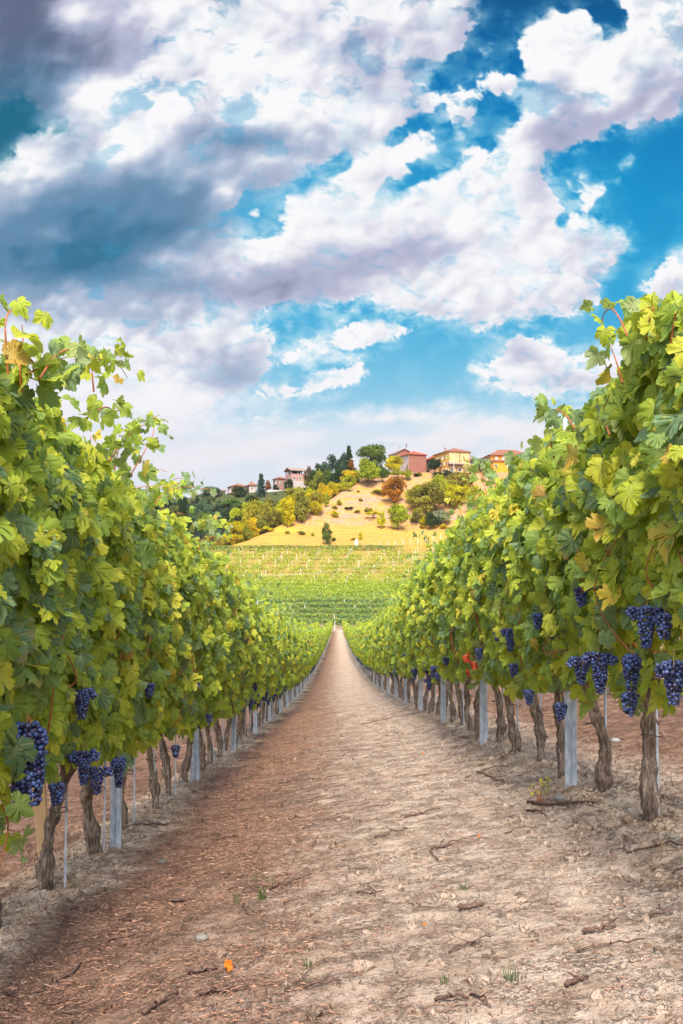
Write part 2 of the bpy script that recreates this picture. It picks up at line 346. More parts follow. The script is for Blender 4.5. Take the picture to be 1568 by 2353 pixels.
def hill_material():
    m = N('dry grass hillside'); P = m.pos(); sx = m.n('SeparateXYZ', i_0=P); x, y, z = sx.outputs[0], sx.outputs[1], sx.outputs[2]
    n1 = m.noise(P, .07, 5, .6, .6); Pb = m.pos((.25, .9, 1.6)); nb = m.noise(Pb, .55, 5, .65, .4); nf = m.noise(P, 1.6, 5, .7)
    gold = m.ramp(nf, [(.3, (.26, .13, .028)), (.5, (.44, .235, .050)), (.75, (.60, .34, .09))])
    yell = m.ramp(nf, [(.3, (.34, .22, .015)), (.6, (.54, .36, .02))])
    pink = m.ramp(nf, [(.3, (.17, .09, .06)), (.5, (.34, .195, .13)), (.75, (.50, .32, .22))])
    upper = m.mr(y, 384.0, 398.0)
    c = m.mix(m.math('MULTIPLY', upper, m.mr(nb, .42, .56)), gold, pink)
    c = m.mix(m.math('MULTIPLY', m.mr(n1, .56, .68), .5), c, yell)
    c = m.mix(m.math('MULTIPLY', m.mr(nb, .50, .36), m.mr(y, 356.0, 364.0, 0., .4)), c, (.30, .13, .035)); c = m.mix(m.math('MULTIPLY', m.mr(nb, .62, .72), m.math('MULTIPLY', upper, .8)), c, (.14, .12, .04))
    vsoil = m.ramp(nf, [(.3, (.17, .14, .03)), (.55, (.33, .22, .06)), (.75, (.46, .31, .11))])
    c = m.mix(m.mr(y, 360.0, 357.0), c, vsoil)
    low = m.ramp(nf, [(.3, (.10, .12, .03)), (.7, (.25, .22, .08))]); c = m.mix(m.mr(y, 310.0, 296.0), c, low)
    c = m.mix(m.math('MULTIPLY', m.mr(y, 236.0, 230.0), 1.0), c, (.30, .21, .14))
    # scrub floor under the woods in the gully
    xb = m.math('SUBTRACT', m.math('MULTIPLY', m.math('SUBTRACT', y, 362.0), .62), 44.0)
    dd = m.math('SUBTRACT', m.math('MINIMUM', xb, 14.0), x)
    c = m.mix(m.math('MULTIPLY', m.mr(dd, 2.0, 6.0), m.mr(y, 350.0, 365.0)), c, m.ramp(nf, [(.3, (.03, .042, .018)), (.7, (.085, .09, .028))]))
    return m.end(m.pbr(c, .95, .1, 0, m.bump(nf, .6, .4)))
MHILL = hill_material()
def leaf_material(name, cols, trans=.46, backc=(.33, .37, .21), detail=True, tcol=(.55, .62, .04)):
    m = N(name); a = m.n('Attribute', attribute_name='lv'); sp = m.n('SeparateColor', i_0=a.outputs['Color'])
    oi = m.n('ObjectInfo'); r = m.math('ADD', sp.outputs[0], m.math('MULTIPLY', m.math('SUBTRACT', oi.outputs['Random'], .5), .08))
    c = m.ramp(r, cols)
    c = m.mix(m.mr(sp.outputs[1], .975, .985), c, m.ramp(sp.outputs[2], [(.0, (.64, .52, .04)), (.6, (.56, .38, .04)), (1., (.36, .17, .05))]))
    if detail:
        u = m.n('Attribute', attribute_name='luv'); sv = m.n('SeparateXYZ', i_0=u.outputs['Vector']); ux, uy = sv.outputs[0], sv.outputs[1]
        ax = m.math('ABSOLUTE', ux); ang = m.math('ARCTAN2', ax, uy)
        ln = m.math('SQRT', m.math('ADD', m.math('MULTIPLY', ux, ux), m.math('MULTIPLY', uy, uy)))
        d = m.math('ABSOLUTE', ang)
        for t0 in (.42, .88, 1.55, 2.2): d = m.math('MINIMUM', d, m.math('ABSOLUTE', m.math('SUBTRACT', ang, t0)))
        vein = m.mr(m.math('MULTIPLY', d, ln), .020, .006)
        # fine side veins
        fine = m.mr(m.math('ABSOLUTE', m.math('SINE', m.math('ADD', m.math('MULTIPLY', uy, 34.0), m.math('MULTIPLY', ax, -26.0)))), .25, .0)
        c = m.mix(m.math('MULTIPLY', vein, .5), c, (.55, .58, .20)); c = m.mix(m.math('MULTIPLY', fine, .13), c, (.5, .55, .18))
        blo = m.noise(u.outputs['Vector'], 5, 3, .6)
        c = m.mix(m.math('MULTIPLY', m.mr(blo, .52, .72), .45), c, (.40, .36, .035))
        sh_ = m.n('VectorMath', operation='DISTANCE', i_0=u.outputs['Vector']); sh_.inputs[1].default_value = (0, .22, 0)
        edge = m.math('MULTIPLY', m.mr(m.math('ADD', sh_.outputs['Value'], m.math('MULTIPLY', blo, .5)), .72, .95), m.mr(sp.outputs[2], .85, .98))
        c = m.mix(m.math('MULTIPLY', edge, .8), c, (.30, .15, .04))
        sc_ = m.n('VectorMath', operation='ADD', i_0=u.outputs['Vector']); cx_ = m.n('CombineXYZ', i_0=m.math('MULTIPLY', sp.outputs[1], 31.0), i_1=m.math('MULTIPLY', sp.outputs[2], 17.0)); m.t.links.new(cx_.outputs[0], sc_.inputs[1])
        spot = m.mr(m.noise(sc_.outputs[0], 7, 2, .5), .70, .74); c = m.mix(m.math('MULTIPLY', spot, .8), c, (.16, .09, .03))
        bp = m.bump(m.math('ADD', m.math('MULTIPLY', vein, -.5), m.math('MULTIPLY', blo, .8)), .5, .006)
    else: bp = None
    g = m.n('NewGeometry'); bk = m.mix(.62, c, backc)
    c2 = m.mix(g.outputs['Backfacing'], c, bk)
    p = m.pbr(c2, .58, .3, 0, bp)
    tr = m.n('BsdfTranslucent', i_Color=m.mix(.55, c, tcol))
    mx = m.n('MixShader', i_0=trans); m.t.links.new(p, mx.inputs[1]); m.t.links.new(tr.outputs[0], mx.inputs[2])
    return m.end(mx.outputs[0])
LCOL = [(.0, (.05, .115, .05)), (.16, (.15, .25, .13)), (.34, (.19, .30, .05)), (.55, (.31, .40, .03)), (.8, (.46, .50, .035)), (1., (.58, .52, .045))]
MLEAF = leaf_material('vine leaf', LCOL)
MLEAF2 = leaf_material('far vine leaf', LCOL, detail=False)
MLEAF3 = leaf_material('distant vine leaf', LCOL, .35, (.30, .34, .05), False)
def tree_material():
    m = N('tree foliage'); a = m.n('Attribute', attribute_name='lv'); sp = m.n('SeparateColor', i_0=a.outputs['Color'])
    oi = m.n('ObjectInfo'); base = oi.outputs['Color']
    k = m.mr(sp.outputs[0], 0, 1, .55, 1.5, 'LINEAR')
    c = m.n('VectorMath', operation='SCALE'); m.t.links.new(base, c.inputs[0]); m.t.links.new(k, c.inputs['Scale'])
    p = m.n('BsdfDiffuse', i_Color=c.outputs[0]); tr = m.n('BsdfTranslucent', i_Color=c.outputs[0])
    mx = m.n('MixShader', i_0=.3, i_1=p, i_2=tr); return m.end(mx.outputs[0])
MTREE = tree_material()
def simple(name, col, rough=.8, spec=.3, metal=0.0, var=.25, scale=8., src='Object', bump=0.0, bd=.01, stretch=(1, 1, 1)):
    m = N(name); P = m.pos(stretch, src); n = m.noise(P, scale, 5, .62)
    c = m.mix(m.mr(n, .3, .7, 0, 1, 'LINEAR'), tuple(v*(1-var) for v in col), tuple(min(1, v*(1+var)) for v in col))
    return m.end(m.pbr(c, rough, spec, metal, m.bump(n, bump, bd) if bump else None))
def bark_material(name, c0, c1, c2, sc=26):
    m = N(name); P = m.pos((1, 1, .16), 'Object'); n = m.noise(P, sc*2, 7, .75, 1.2); n2 = m.noise(m.pos((1, 1, 1), 'Object'), 9, 4, .6)
    c = m.ramp(n, [(.32, c0), (.5, c1), (.68, c2)]); c = m.mix(m.math('MULTIPLY', m.mr(n2, .5, .7), .5), c, c0)
    return m.end(m.pbr(c, .92, .15, 0, m.bump(n, 1.0, .012)))
MBARK = bark_material('vine bark', (.035, .022, .016), (.21, .15, .11), (.52, .42, .33))
MTRUNK = bark_material('tree bark', (.05, .035, .025), (.13, .09, .06), (.22, .16, .11), 4)
MCANE = simple('red brown cane', (.34, .10, .035), .55, .4, 0, .35, 30)
MTWIG = bark_material('fallen twig bark', (.06, .035, .028), (.15, .09, .07), (.27, .18, .14))
def zinc():
    m = N('galvanised steel'); P = m.pos((1, 1, .22), 'Object'); n = m.noise(P, 60, 4, .6); n2 = m.noise(m.pos((1, 1, .5), 'Object'), 7, 3, .6)
    c = m.ramp(n, [(.3, (.25, .29, .34)), (.5, (.40, .44, .49)), (.7, (.58, .61, .64))]); c = m.mix(m.math('MULTIPLY', m.mr(n2, .5, .7), .4), c, (.5, .5, .47))
    return m.end(m.pbr(c, .5, .5, .2, m.bump(n, .2, .002)))
MZINC = zinc()
MWOOD = simple('planed stake wood', (.72, .48, .26), .7, .3, 0, .14, 12, 'Object', .25, .003, (1, 1, .12))
MTIE = simple('tie string', (.09, .07, .06), .8)
MWIRE = simple('steel wire', (.42, .45, .48), .4, .5, .7, .1)
def grape():
    m = N('blue black grape'); P = m.pos((1, 1, 1), 'Object'); n = m.noise(P, 38, 5, .65)
    g = m.n('NewGeometry'); ri = g.outputs['Random Per Island']
    dark = m.ramp(ri, [(0, (.010, .010, .030)), (.5, (.018, .022, .075)), (1, (.04, .022, .055))])
    bloom = m.ramp(ri, [(0, (.035, .065, .18)), (.6, (.065, .11, .29)), (1, (.11, .155, .35))])
    c = m.mix(m.mr(n, .42, .60), dark, bloom)
    return m.end(m.pbr(c, .42, .45))
MGRAPE = grape()
MSTEM = simple('grape stalk', (.25, .19, .06), .7)
MSTRAW = None
def straw():
    m = N('straw litter'); g = m.n('NewGeometry')
    c = m.ramp(g.outputs['Random Per Island'], [(0, (.06, .035, .028)), (.35, (.15, .078, .052)), (.8, (.25, .135, .088)), (.98, (.38, .22, .14)), (1, (.5, .36, .27))])
    return m.end(m.pbr(c, .85, .2))
MSTRAW = straw()
MGRASS = simple('green grass', (.055, .085, .02), .7, .3, 0, .4, 20)
MWHITEPOST = simple('whitewashed concrete', (.62, .57, .51), .85, .2, 0, .12, 3)
# ---------------------------------------------------------------- sky backdrop: a far curved shell
def build_sky():
    st = 2.0
    X, Y = np.meshgrid(np.arange(-260, 1830, st), np.arange(-140, 1420, st))
    C = sky_rgb(X, Y)
    C = np.clip(C, 0, 1); L = np.where(C <= .04045, C/12.92, ((C+.055)/1.055)**2.4)
    h, w = X.shape
    D = np.stack([(X-VPX)/FD, np.ones_like(X, float), (HZ-Y)/FD], -1); D /= np.linalg.norm(D, axis=-1)[..., None]
    V = (D*5200).reshape(-1, 3)
    i = np.arange((h-1)*(w-1)); r, c = i//(w-1), i % (w-1); a = r*w+c
    F = np.stack([a, a+1, a+w+1, a+w], 1)
    A = np.concatenate([L.reshape(-1, 3), np.ones((h*w, 1))], 1)
    m = N('sky with clouds'); at = m.n('Attribute', attribute_name='skycol')
    em = m.n('Emission', i_Color=at.outputs['Color'], i_Strength=1.0/EXPO); mt = m.end(em.outputs[0]); mt.cycles.emission_sampling = 'NONE'
    o = link('sky', mesh_np('sky', V, F, mt, True, {'skycol': A})); tag(o, 'blue sky with broken white and grey cumulus clouds', None, None, 'structure')
build_sky()
# ---------------------------------------------------------------- ground sheets
def grid(xs, ys, zf):
    X, Y = np.meshgrid(xs, ys); Z = zf(X, Y); V = np.stack([X, Y, Z], -1).reshape(-1, 3); h, w = X.shape
    i = np.arange((h-1)*(w-1)); r, c = i//(w-1), i % (w-1); a = r*w+c
    return V, np.stack([a, a+1, a+w+1, a+w], 1), X, Y
def seg(*p):
    out = [p[0]]
    for k in range(1, len(p), 2):
        end, st = p[k], p[k+1]; n = max(1, int(round((end-out[-1])/st))); out += list(np.linspace(out[-1], end, n+1)[1:])
    return np.array(out)
def near_z(X, Y):
    z = gz(X, Y); amp = 1-ss(25, 60, Y); ax = np.abs(X)
    lump = fbm(X/.5, Y/.5, 4, 61)*.032*(.35+ss(.9, 1.3, ax))
    rough = .45+.9*ss(.85, 1.25, ax)
    fine = (fbm(X/.10, Y/.10, 4, 71, .6)*.020+fbm(X/.05, Y/.05, 3, 81, .6, True)*.010)*rough
    return z+(lump+fine)*amp
def build_ground():
    ys = seg(-8, .5, 1., 2.2, .1, 7.5, .028, 14, .06, 30, .15, 70, .5, 215, 2.)
    xs_p = seg(-1.05, 1.05, .022)
    Xp = grid(xs_p, ys, near_z); o = link('path', mesh_np('path', Xp[0], Xp[1], MSOIL, True)); tag(o, 'beige cracked clay path with brown twig litter between the vine rows', None, None, 'structure')
    xl = seg(-900, -200, 50., -40, 8., -8, 1., -3, .12, -1.05, .022); xr = seg(1.05, 3, .022, 8, .12, 40, 1., 200, 8., 900, 50.)
    V1, F1, _, _ = grid(xl, ys, near_z); V2, F2, _, _ = grid(xr, ys, near_z)
    o = link('ground', mesh_np('ground', np.concatenate([V1, V2]), np.concatenate([F1, F2+len(V1)]), MSOIL, True)); tag(o, 'dry sandy vineyard soil under the vine rows', None, None, 'structure')
    xh = seg(-2600, -400, 110, -160, 12, 160, 1.6, 400, 12, 2600, 110); yh = seg(214, 460, 1.6, 560, 4., 900, 20., 3400, 100.)
    V, F, _, _ = grid(xh, yh, lambda X, Y: gz(X, Y)+.25*fbm(X/6, Y/6, 3, 21)*ss(216, 225, Y)-.02)
    o = link('hill', mesh_np('hill', V, F, MHILL, True)); tag(o, 'golden dry grass hillside', None, None, 'structure')
    # a farther ridge closing the valley on both sides
build_ground()
# ---------------------------------------------------------------- grape leaves
_half = [(.0, 1.0), (.07, .93), (.11, .94), (.15, .83), (.22, .82), (.235, .71), (.31, .68), (.27, .58), (.30, .50), (.40, .56), (.43, .62), (.49, .55), (.57, .56), (.58, .46), (.66, .42),
         (.60, .33), (.64, .25), (.55, .19), (.46, .17), (.55, .10), (.54, .02), (.57, -.06), (.48, -.11), (.47, -.20), (.37, -.20), (.32, -.28), (.22, -.23), (.13, -.25), (.07, -.14), (.025, -.03)]
def leaf_tpl(lod):
    if lod == 0: h = _half
    elif lod == 1: h = [_half[i] for i in (0, 3, 6, 8, 10, 14, 18, 21, 24, 26, 29)]
    elif lod == 2: h = [(0, 1.), (.30, .62), (.62, .48), (.5, .1), (.45, -.2), (.1, -.2)]
    else: h = [(0, 1.), (.58, .4), (.42, -.2)]
    o = [p for p in h]+[(-x, y) for x, y in reversed(h) if x > 1e-6]
    o = np.array(o, float); n = len(o); c = np.array([[0, .16]])
    if lod == 0:
        ring = c+(o-c)*.55; V = np.concatenate([c, ring, o])
        i = np.arange(n); j = (i+1) % n
        F = np.concatenate([np.stack([np.zeros(n, int), 1+j, 1+i], 1), np.stack([1+i, 1+j, 1+n+j], 1), np.stack([1+i, 1+n+j, 1+n+i], 1)])
    elif lod == 3:
        V = o; F = np.array([(0, j+1, j) if False else (0, k+1, k) for k in range(1, n-1)])
    else:
        V = np.concatenate([c, o]); i = np.arange(n); j = (i+1) % n; F = np.stack([np.zeros(n, int), 1+j, 1+i], 1)
    return V, F
_TPL = [leaf_tpl(k) for k in range(4)]
def leaves(P, Nn, T, size, lod, g, tone=None):
    """arrays for many leaves: P attachment-side centre, Nn upper-side normal, T tip direction"""
    n = len(P); tv, tf = _TPL[lod]; k = len(tv)
    Nn = Nn/(np.linalg.norm(Nn, axis=1)[:, None]+1e-9); T = T-Nn*(T*Nn).sum(1)[:, None]; T /= np.linalg.norm(T, axis=1)[:, None]+1e-9; B = np.cross(T, Nn)
    x = tv[:, 0][None]*(1+.12*g.normal(size=(n, 1))); y = np.repeat(tv[:, 1][None], n, 0)
    if lod <= 1:
        x = x+.02*g.normal(size=x.shape); y = y+.02*g.normal(size=y.shape)
    fold = g.normal(.12, .28, (n, 1)); droop = g.normal(.32, .28, (n, 1)); wav = g.normal(0, .085, (n, 1)); ph = g.uniform(0, 6.28, (n, 1)); tw = g.normal(0, .22, (n, 1))
    th = np.arctan2(x, y-.16); rr = np.hypot(x, y-.16)
    z = fold*np.abs(x)*1.1-droop*(y-.1)**2-droop*.7*x*x+wav*np.sin(3*th+ph)*rr*1.6+tw*x*y+.035*np.sin(11*th+ph)*rr**2*2
    V = P[:, None]+size[:, None, None]*(x[..., None]*B[:, None]+(y-.3)[..., None]*T[:, None]+z[..., None]*Nn[:, None])
    F = (tf[None]+(np.arange(n)*k)[:, None, None]).reshape(-1, 3)
    r = tone if tone is not None else g.beta(1.6, 1.45, n)
    c = np.stack([r, g.uniform(0, 1, n), g.uniform(0, 1, n), np.ones(n)], 1)
    return V.reshape(-1, 3), F, np.repeat(c, k, 0), np.stack([np.tile(tv[:, 0], n), np.tile(tv[:, 1], n), np.zeros(n*k)], 1)
def cat_leaves(parts):
    off = 0; V, F, A, U = [], [], [], []
    for v, f, a, u in parts:
        V.append(v); F.append(f+off); A.append(a); U.append(u); off += len(v)
    return np.concatenate(V), np.concatenate(F), np.concatenate(A), np.concatenate(U)
def foliage_mesh(name, parts, mat):
    V, F, A, U = cat_leaves(parts); return mesh_np(name, V, F, mat, True, {'lv': A, 'luv': U})
SP = .83                    # distance between vines in a row
def canopy_pts(n, g, seed, y0=-.5, y1=.5, lo=.50, hi=2.12, thick=.27, side_bias=.5):
    """leaf places for one vine, local to its foot: x across the row, y along it, z up"""
    y = g.uniform(y0*SP*1.06, y1*SP*1.06, int(n*1.6)); z = lo+(hi-lo)*g.beta(1.35, 1.12, int(n*1.6)); s = np.where(g.uniform(size=len(y)) < side_bias, 1., -1.)
    t = (z-lo)/(hi-lo); prof = thick*(.62+.5*np.sin(np.clip(t, 0, 1)*2.6+.25))*(1-.35*ss(.8, 1., t))
    lump = gnoise((y+seed*3.1)/.33, z/.36+seed*7.7+s*3, 3); keep = gnoise((y+seed*1.7)/.19, z/.17+seed+s*9, 4) > -.42
    low = gnoise((y+seed*2.3)/.22, z*0+s*5, 6)                        # ragged lower edge
    keep &= z > lo+.17*low+.06
    x = s*(prof+.10*lump)*g.beta(4.2, 1.5, len(y))**.8
    m = keep; y, z, s, x, t = y[m][:n], z[m][:n], s[m][:n], x[m][:n], t[m][:n]
    k = len(y)
    Nn = np.stack([s*(.85+0*y), g.normal(-.55, .5, k), .42+g.normal(0, .45, k)+.5*ss(.85, 1, t)], 1)
    T = np.stack([s*.35+g.normal(0, .35, k), g.normal(0, .55, k), -.95+g.normal(0, .35, k)], 1)
    return np.stack([x, y, z], 1), Nn, T
def shoot(P, g, size=.085, step=.06, tone=None):
    """leaves set alternately along a cane given by points P; returns leaves and a smooth path"""
    P = smooth_path(P); d = np.r_[0, np.cumsum(np.linalg.norm(np.diff(P, axis=0), axis=1))]; L = d[-1]
    q = np.arange(.03, L, step); C = np.stack([np.interp(q, d, P[:, i]) for i in range(3)], 1); n = len(q)
    s = np.where(np.arange(n) % 2 == 0, 1., -1.)
    off = np.stack([s*.055+g.normal(0, .02, n), g.normal(0, .05, n), g.normal(-.01, .03, n)], 1)
    Nn = np.stack([g.normal(0, .7, n), g.normal(-.3, .6, n), g.normal(.5, .5, n)], 1); T = np.stack([s*.6, g.normal(0, .5, n), g.normal(-.7, .3, n)], 1)
    sz = size*(1-.45*q/L)*g.uniform(.8, 1.15, n)
    return (C+off, Nn, T, sz)
def random_shoots(g, k, side=0.):
    out = []
    for _ in range(k):
        y = g.uniform(-.4, .4); x = g.uniform(-.15, .15); h = g.uniform(.12, .42); dx = g.normal(side*.12, .14); dy = g.normal(0, .15)
        out.append([(x, y, 1.95), (x+dx*.3, y+dy*.3, 2.05+h*.45), (x+dx*.8, y+dy*.7, 2.05+h*.9), (x+dx*1.5, y+dy*1.2, 2.05+h*.85)])
    return out
# ---------------------------------------------------------------- wood of a vine
def trunk_mesh(i, g, lean=(0, 0), K=44, RN=40):
    H = .60; zz = np.linspace(-.08, H, RN); a = np.arange(K)*2*np.pi/K
    bx = np.cumsum(g.normal(0, .0035, RN)); by = np.cumsum(g.normal(0, .0035, RN)); bx += .02*np.sin(zz*g.uniform(5, 9)+g.uniform(0, 6)); by += .018*np.sin(zz*g.uniform(5, 9)+g.uniform(0, 6))
    t = (zz+.08)/(H+.08); bx = bx-bx[0]+lean[0]*t*t; by = by-by[0]+lean[1]*t*t
    gr = g.uniform(.08, .2)
    r = .030+.004*np.sin(zz*13+g.uniform(0, 6))+.016*np.exp(-((zz-gr)/.055)**2)+.014*np.exp(-((zz-H+.01)/.05)**2)+.010*np.exp(-((zz-g.uniform(.3, .45))/.03)**2)+.008*np.exp(-((zz+.05)/.05)**2)
    r *= g.uniform(.62, .90); tw = g.uniform(-5, 5); ph = g.uniform(0, 6)
    A, Z = np.meshgrid(a, zz); RR = r[:, None]*(1+.15*np.sin(3*A+tw*Z+ph)+.10*np.sin(5*A-tw*1.6*Z)+.17*gnoise(A*2.2+i*9, Z*13, 7)+.13*gnoise(np.cos(A)*3.1+i, Z*30+np.sin(A)*3, 9)+.22*gnoise(A*5.1, Z*4+i+.3*A, 19)+.12*gnoise(A*12.7, Z*7+i, 29))
    V = np.stack([bx[:, None]+RR*np.cos(A), by[:, None]+RR*np.sin(A), Z], -1).reshape(-1, 3)
    F = np.array([(r_*K+j, r_*K+(j+1) % K, (r_+1)*K+(j+1) % K, (r_+1)*K+j) for r_ in range(RN-1) for j in range(K)])
    V = np.concatenate([V, [[bx[-1], by[-1], H+.02]]]); n = len(V)-1
    cap = np.array([((RN-1)*K+j, (RN-1)*K+(j+1) % K, n) for j in range(K)])
    return mesh_np('trunk', V, [cap, F], MBARK, True), (bx[-1], by[-1])
def canes_mesh(g, top, extra=(), K=5, zt=1.95):
    mb = MB(); x0, y0 = top
    for s in (-1, 1):                                       # arms tied along the wire
        P = [(x0, y0, .58), (x0*.6, y0+s*.08, .70), (0, s*.22, .74), (.01, s*.44, .73)]; mb.tube(P, [.013, .011, .008, .006], 7)
    for q in range(7):
        y = g.uniform(-.4, .4); x = g.uniform(-.04, .04); s = g.choice([-1, 1]); b = g.uniform(.08, .2)*s
        P = [(x, y, .72), (x+b*.6, y+g.normal(0, .05), 1.0), (x+b, y+g.normal(0, .08), 1.3), (x+b*.8, y+g.normal(0, .1), zt*.84), (x+b*.5, y+g.normal(0, .1), zt)]
        P = smooth_path(P); mb.tube(P, np.linspace(.0052, .002, len(P)), K, cap=False)
    for q in range(5):                                      # visible red canes on the faces
        s = g.choice([-1, 1]); y = g.uniform(-.4, .4); z = g.uniform(.6, max(.7, zt-.75))
        P = [(s*.08, y, z), (s*.22, y+g.normal(0, .1), z+g.uniform(-.05, .2)), (s*.30, y+g.normal(0, .15), z+g.uniform(.1, .45)), (s*.24, y+g.normal(0, .2), z+g.uniform(.3, .6))]; zt = min(zt, 1.85)
        P = smooth_path(P); mb.tube(P, np.linspace(.0045, .002, len(P)), K, cap=False)
    for P in extra: P = smooth_path(P); mb.tube(P, np.linspace(.0042, .0016, len(P)), K, cap=False)
    ks = sorted(mb.f); return mesh_np('canes', np.concatenate(mb.v), [np.array(mb.f[k]) for k in ks], MCANE, True)
def ico(sub):
    import bmesh
    bm = bmesh.new(); bmesh.ops.create_icosphere(bm, subdivisions=sub, radius=1)
    V = np.array([v.co[:] for v in bm.verts]); F = np.array([[v.index for v in f.verts] for f in bm.faces]); bm.free(); return V, F
_ICO = {2: ico(2), 1: ico(1), 3: ico(3)}
def bunch_mesh(g, L=.15, Wd=.038, r=.0076, sub=2, shoulder=True):
    C = []; tries = 0
    while tries < (7000 if L > .2 else 2600) and len(C) < (330 if L > .2 else 170):
        tries += 1; t = g.uniform(0, 1); a = g.uniform(0, 6.283); rad = Wd*(1-(.62 if L < .2 else .40)*t**1.3)*(1.0 if t > .12 else .45+t*4.5); rr = rad*g.uniform(.72, 1.0)
        c = np.array([rr*np.cos(a)*1.05, rr*np.sin(a), -t*L])
        if shoulder and t < .32 and g.uniform() < .35: c[0] += .035*np.sign(np.cos(a))*g.uniform(.6, 1.2)
        if all(np.sum((c-q)**2) > (1.62*r)**2 for q in C): C.append(c)
    C = np.array(C); n = len(C); iv, jf = _ICO[sub]; rs = r*g.uniform(.86, 1.12, n)
    V = (C[:, None]+rs[:, None, None]*iv[None]).reshape(-1, 3); F = (jf[None]+(np.arange(n)*len(iv))[:, None, None]).reshape(-1, 3)
    tv, tf = tube_vf([(0, 0, .045), (.003, 0, .01), (0, 0, -L*.6)], .0022, 5, False); tf = np.array(tf)+len(V)
    return mesh_np('grape_bunch', np.concatenate([V, tv]), [F, tf], [MGRAPE, MSTEM], True, None, [0]*len(F)+[1]*len(tf))
def tie_mesh(top):
    V, F = tube_vf([(top[0]*.4+.008+.046*math.cos(a), top[1]*.3+.036*math.sin(a), .36+.006*math.sin(a*2)) for a in np.linspace(0, 6.28, 15)], .0028, 5, False)
    return mesh_np('tie', V, np.array(F), MTIE, True)
gB = np.random.default_rng(5)
BUNCH = [bunch_mesh(gB, gB.uniform(.12, .16), gB.uniform(.032, .040), gB.uniform(.0072, .0080), 2) for _ in range(6)]
BUNCH_BIG = bunch_mesh(gB, .25, .060, .0086, 2, False); BUNCH_SMALL = bunch_mesh(gB, .085, .032, .0078, 2, False)
BUNCH_FAR = [bunch_mesh(gB, .13, .036, .0105, 1) for _ in range(3)]
# bunches seen clearly in the photograph: picture x, picture y (top of bunch), size
KEYB = [(62, 1662, 'B'), (272, 1742, 'M'), (222, 1762, 'M'), (130, 1800, 'S'), (403, 1712, 'S'), (343, 1570, 'S'), (192, 1725, 'M'), (480, 1640, 'S'), (188, 1585, 'M'), (450, 1560, 'S'),
        (1288, 1615, 'S'), (1335, 1510, 'M'), (1377, 1500, 'M'), (1445, 1592, 'S'), (1450, 1505, 'M'), (1484, 1395, 'M'), (1548, 1520, 'M'), (1525, 1410, 'S'), (1172, 1445, 'M'), (1143, 1445, 'S'), (1100, 1490, 'S'),
        (1215, 1585, 'S'), (1335, 1350, 'S'), (1235, 1410, 'S'), (1270, 1430, 'S'), (995, 1530, 'M'), (1005, 1545, 'S'), (1180, 1525, 'S'), (1025, 1510, 'S'), (1378, 1545, 'S')]
# arching shoots that stand out against the sky
KEYS = [([(18, 860), (14, 800), (12, 745), (22, 715), (45, 712), (60, 740)], -1.05, .10), ([(50, 900), (45, 850), (52, 790), (50, 745)], -1.08, .10), ([(90, 870), (130, 815), (180, 800), (232, 812), (272, 838), (292, 868)], -1.0, .085), ([(215, 900), (212, 850), (225, 810)], -1.02, .085),
        ([(200, 960), (240, 935), (268, 945), (285, 925)], -1.05, .08), ([(250, 1060), (285, 1010), (330, 975), (366, 952)], -1.05, .075), ([(300, 1090), (330, 1040), (350, 1000), (356, 960)], -1.02, .08), ([(60, 860), (110, 835), (150, 820)], -1.05, .1), ([(380, 1135), (410, 1110), (440, 1130)], -1.12, .075), ([(465, 1200), (500, 1195), (512, 1220)], -1.15, .075),
        ([(1450, 800), (1430, 745), (1405, 710), (1385, 725), (1383, 775)], 1.05, .085), ([(1480, 800), (1490, 740), (1500, 705), (1470, 715)], 1.08, .09), ([(1430, 880), (1415, 830), (1400, 790)], 1.05, .085), ([(1540, 790), (1550, 730), (1560, 710)], 1.1, .10), ([(1320, 985), (1300, 955), (1275, 940), (1245, 948)], 1.05, .075), ([(1345, 1000), (1350, 955), (1375, 935)], 1.25, .085), ([(1400, 1000), (1385, 950), (1400, 905)], 1.05, .085), ([(1275, 1060), (1262, 1010), (1290, 985)], 1.1, .085),
        ([(1110, 1100), (1105, 1075), (1122, 1062)], 1.15, .08), ([(1200, 1080), (1195, 1050), (1215, 1040)], 1.2, .08),
        ([(5, 1850), (18, 1890), (12, 1940), (-2, 1985)], -1.05, .10)]
def ordinal(n):
    w = ['', 'first', 'second', 'third', 'fourth', 'fifth', 'sixth', 'seventh', 'eighth', 'ninth', 'tenth', 'eleventh', 'twelfth', 'thirteenth', 'fourteenth', 'fifteenth', 'sixteenth', 'seventeenth', 'eighteenth', 'nineteenth']
    tens = {2: 'twent', 3: 'thirt', 4: 'fort', 5: 'fift', 6: 'sixt'}
    if n < 20: return w[n]
    return tens[n//10]+('ieth' if n % 10 == 0 else 'y '+w[n % 10])
XR = 1.35
POSTS = {-1: [5.75+3.25*k for k in range(-1, 60)], 1: [5.46+3.3*k for k in range(-1, 60)]}
VY = {-1: [4.70+SP*k for k in range(-3, 240)], 1: [4.33+SP*k for k in range(-3, 240)]}
gM = np.random.default_rng(99)
LOD1 = []; LOD2 = []; LOD3 = []
for k in range(7):
    p = canopy_pts(740, gM, 40+k, hi=2.06); sh = [shoot(s_, gM) for s_ in random_shoots(gM, 4)]
    pr = [leaves(*p, gM.uniform(.055, .112, len(p[0])), 1, gM)]+[leaves(*s_, 1, gM) for s_ in sh]; LOD1.append(foliage_mesh('foliage', pr, MLEAF))
for k in range(6):
    p = canopy_pts(560, gM, 60+k, hi=2.14); sh = [shoot(s_, gM, .09) for s_ in random_shoots(gM, 2)]
    LOD2.append(foliage_mesh('foliage', [leaves(*p, gM.uniform(.065, .12, len(p[0])), 2, gM)]+[leaves(*s_, 2, gM) for s_ in sh], MLEAF2))
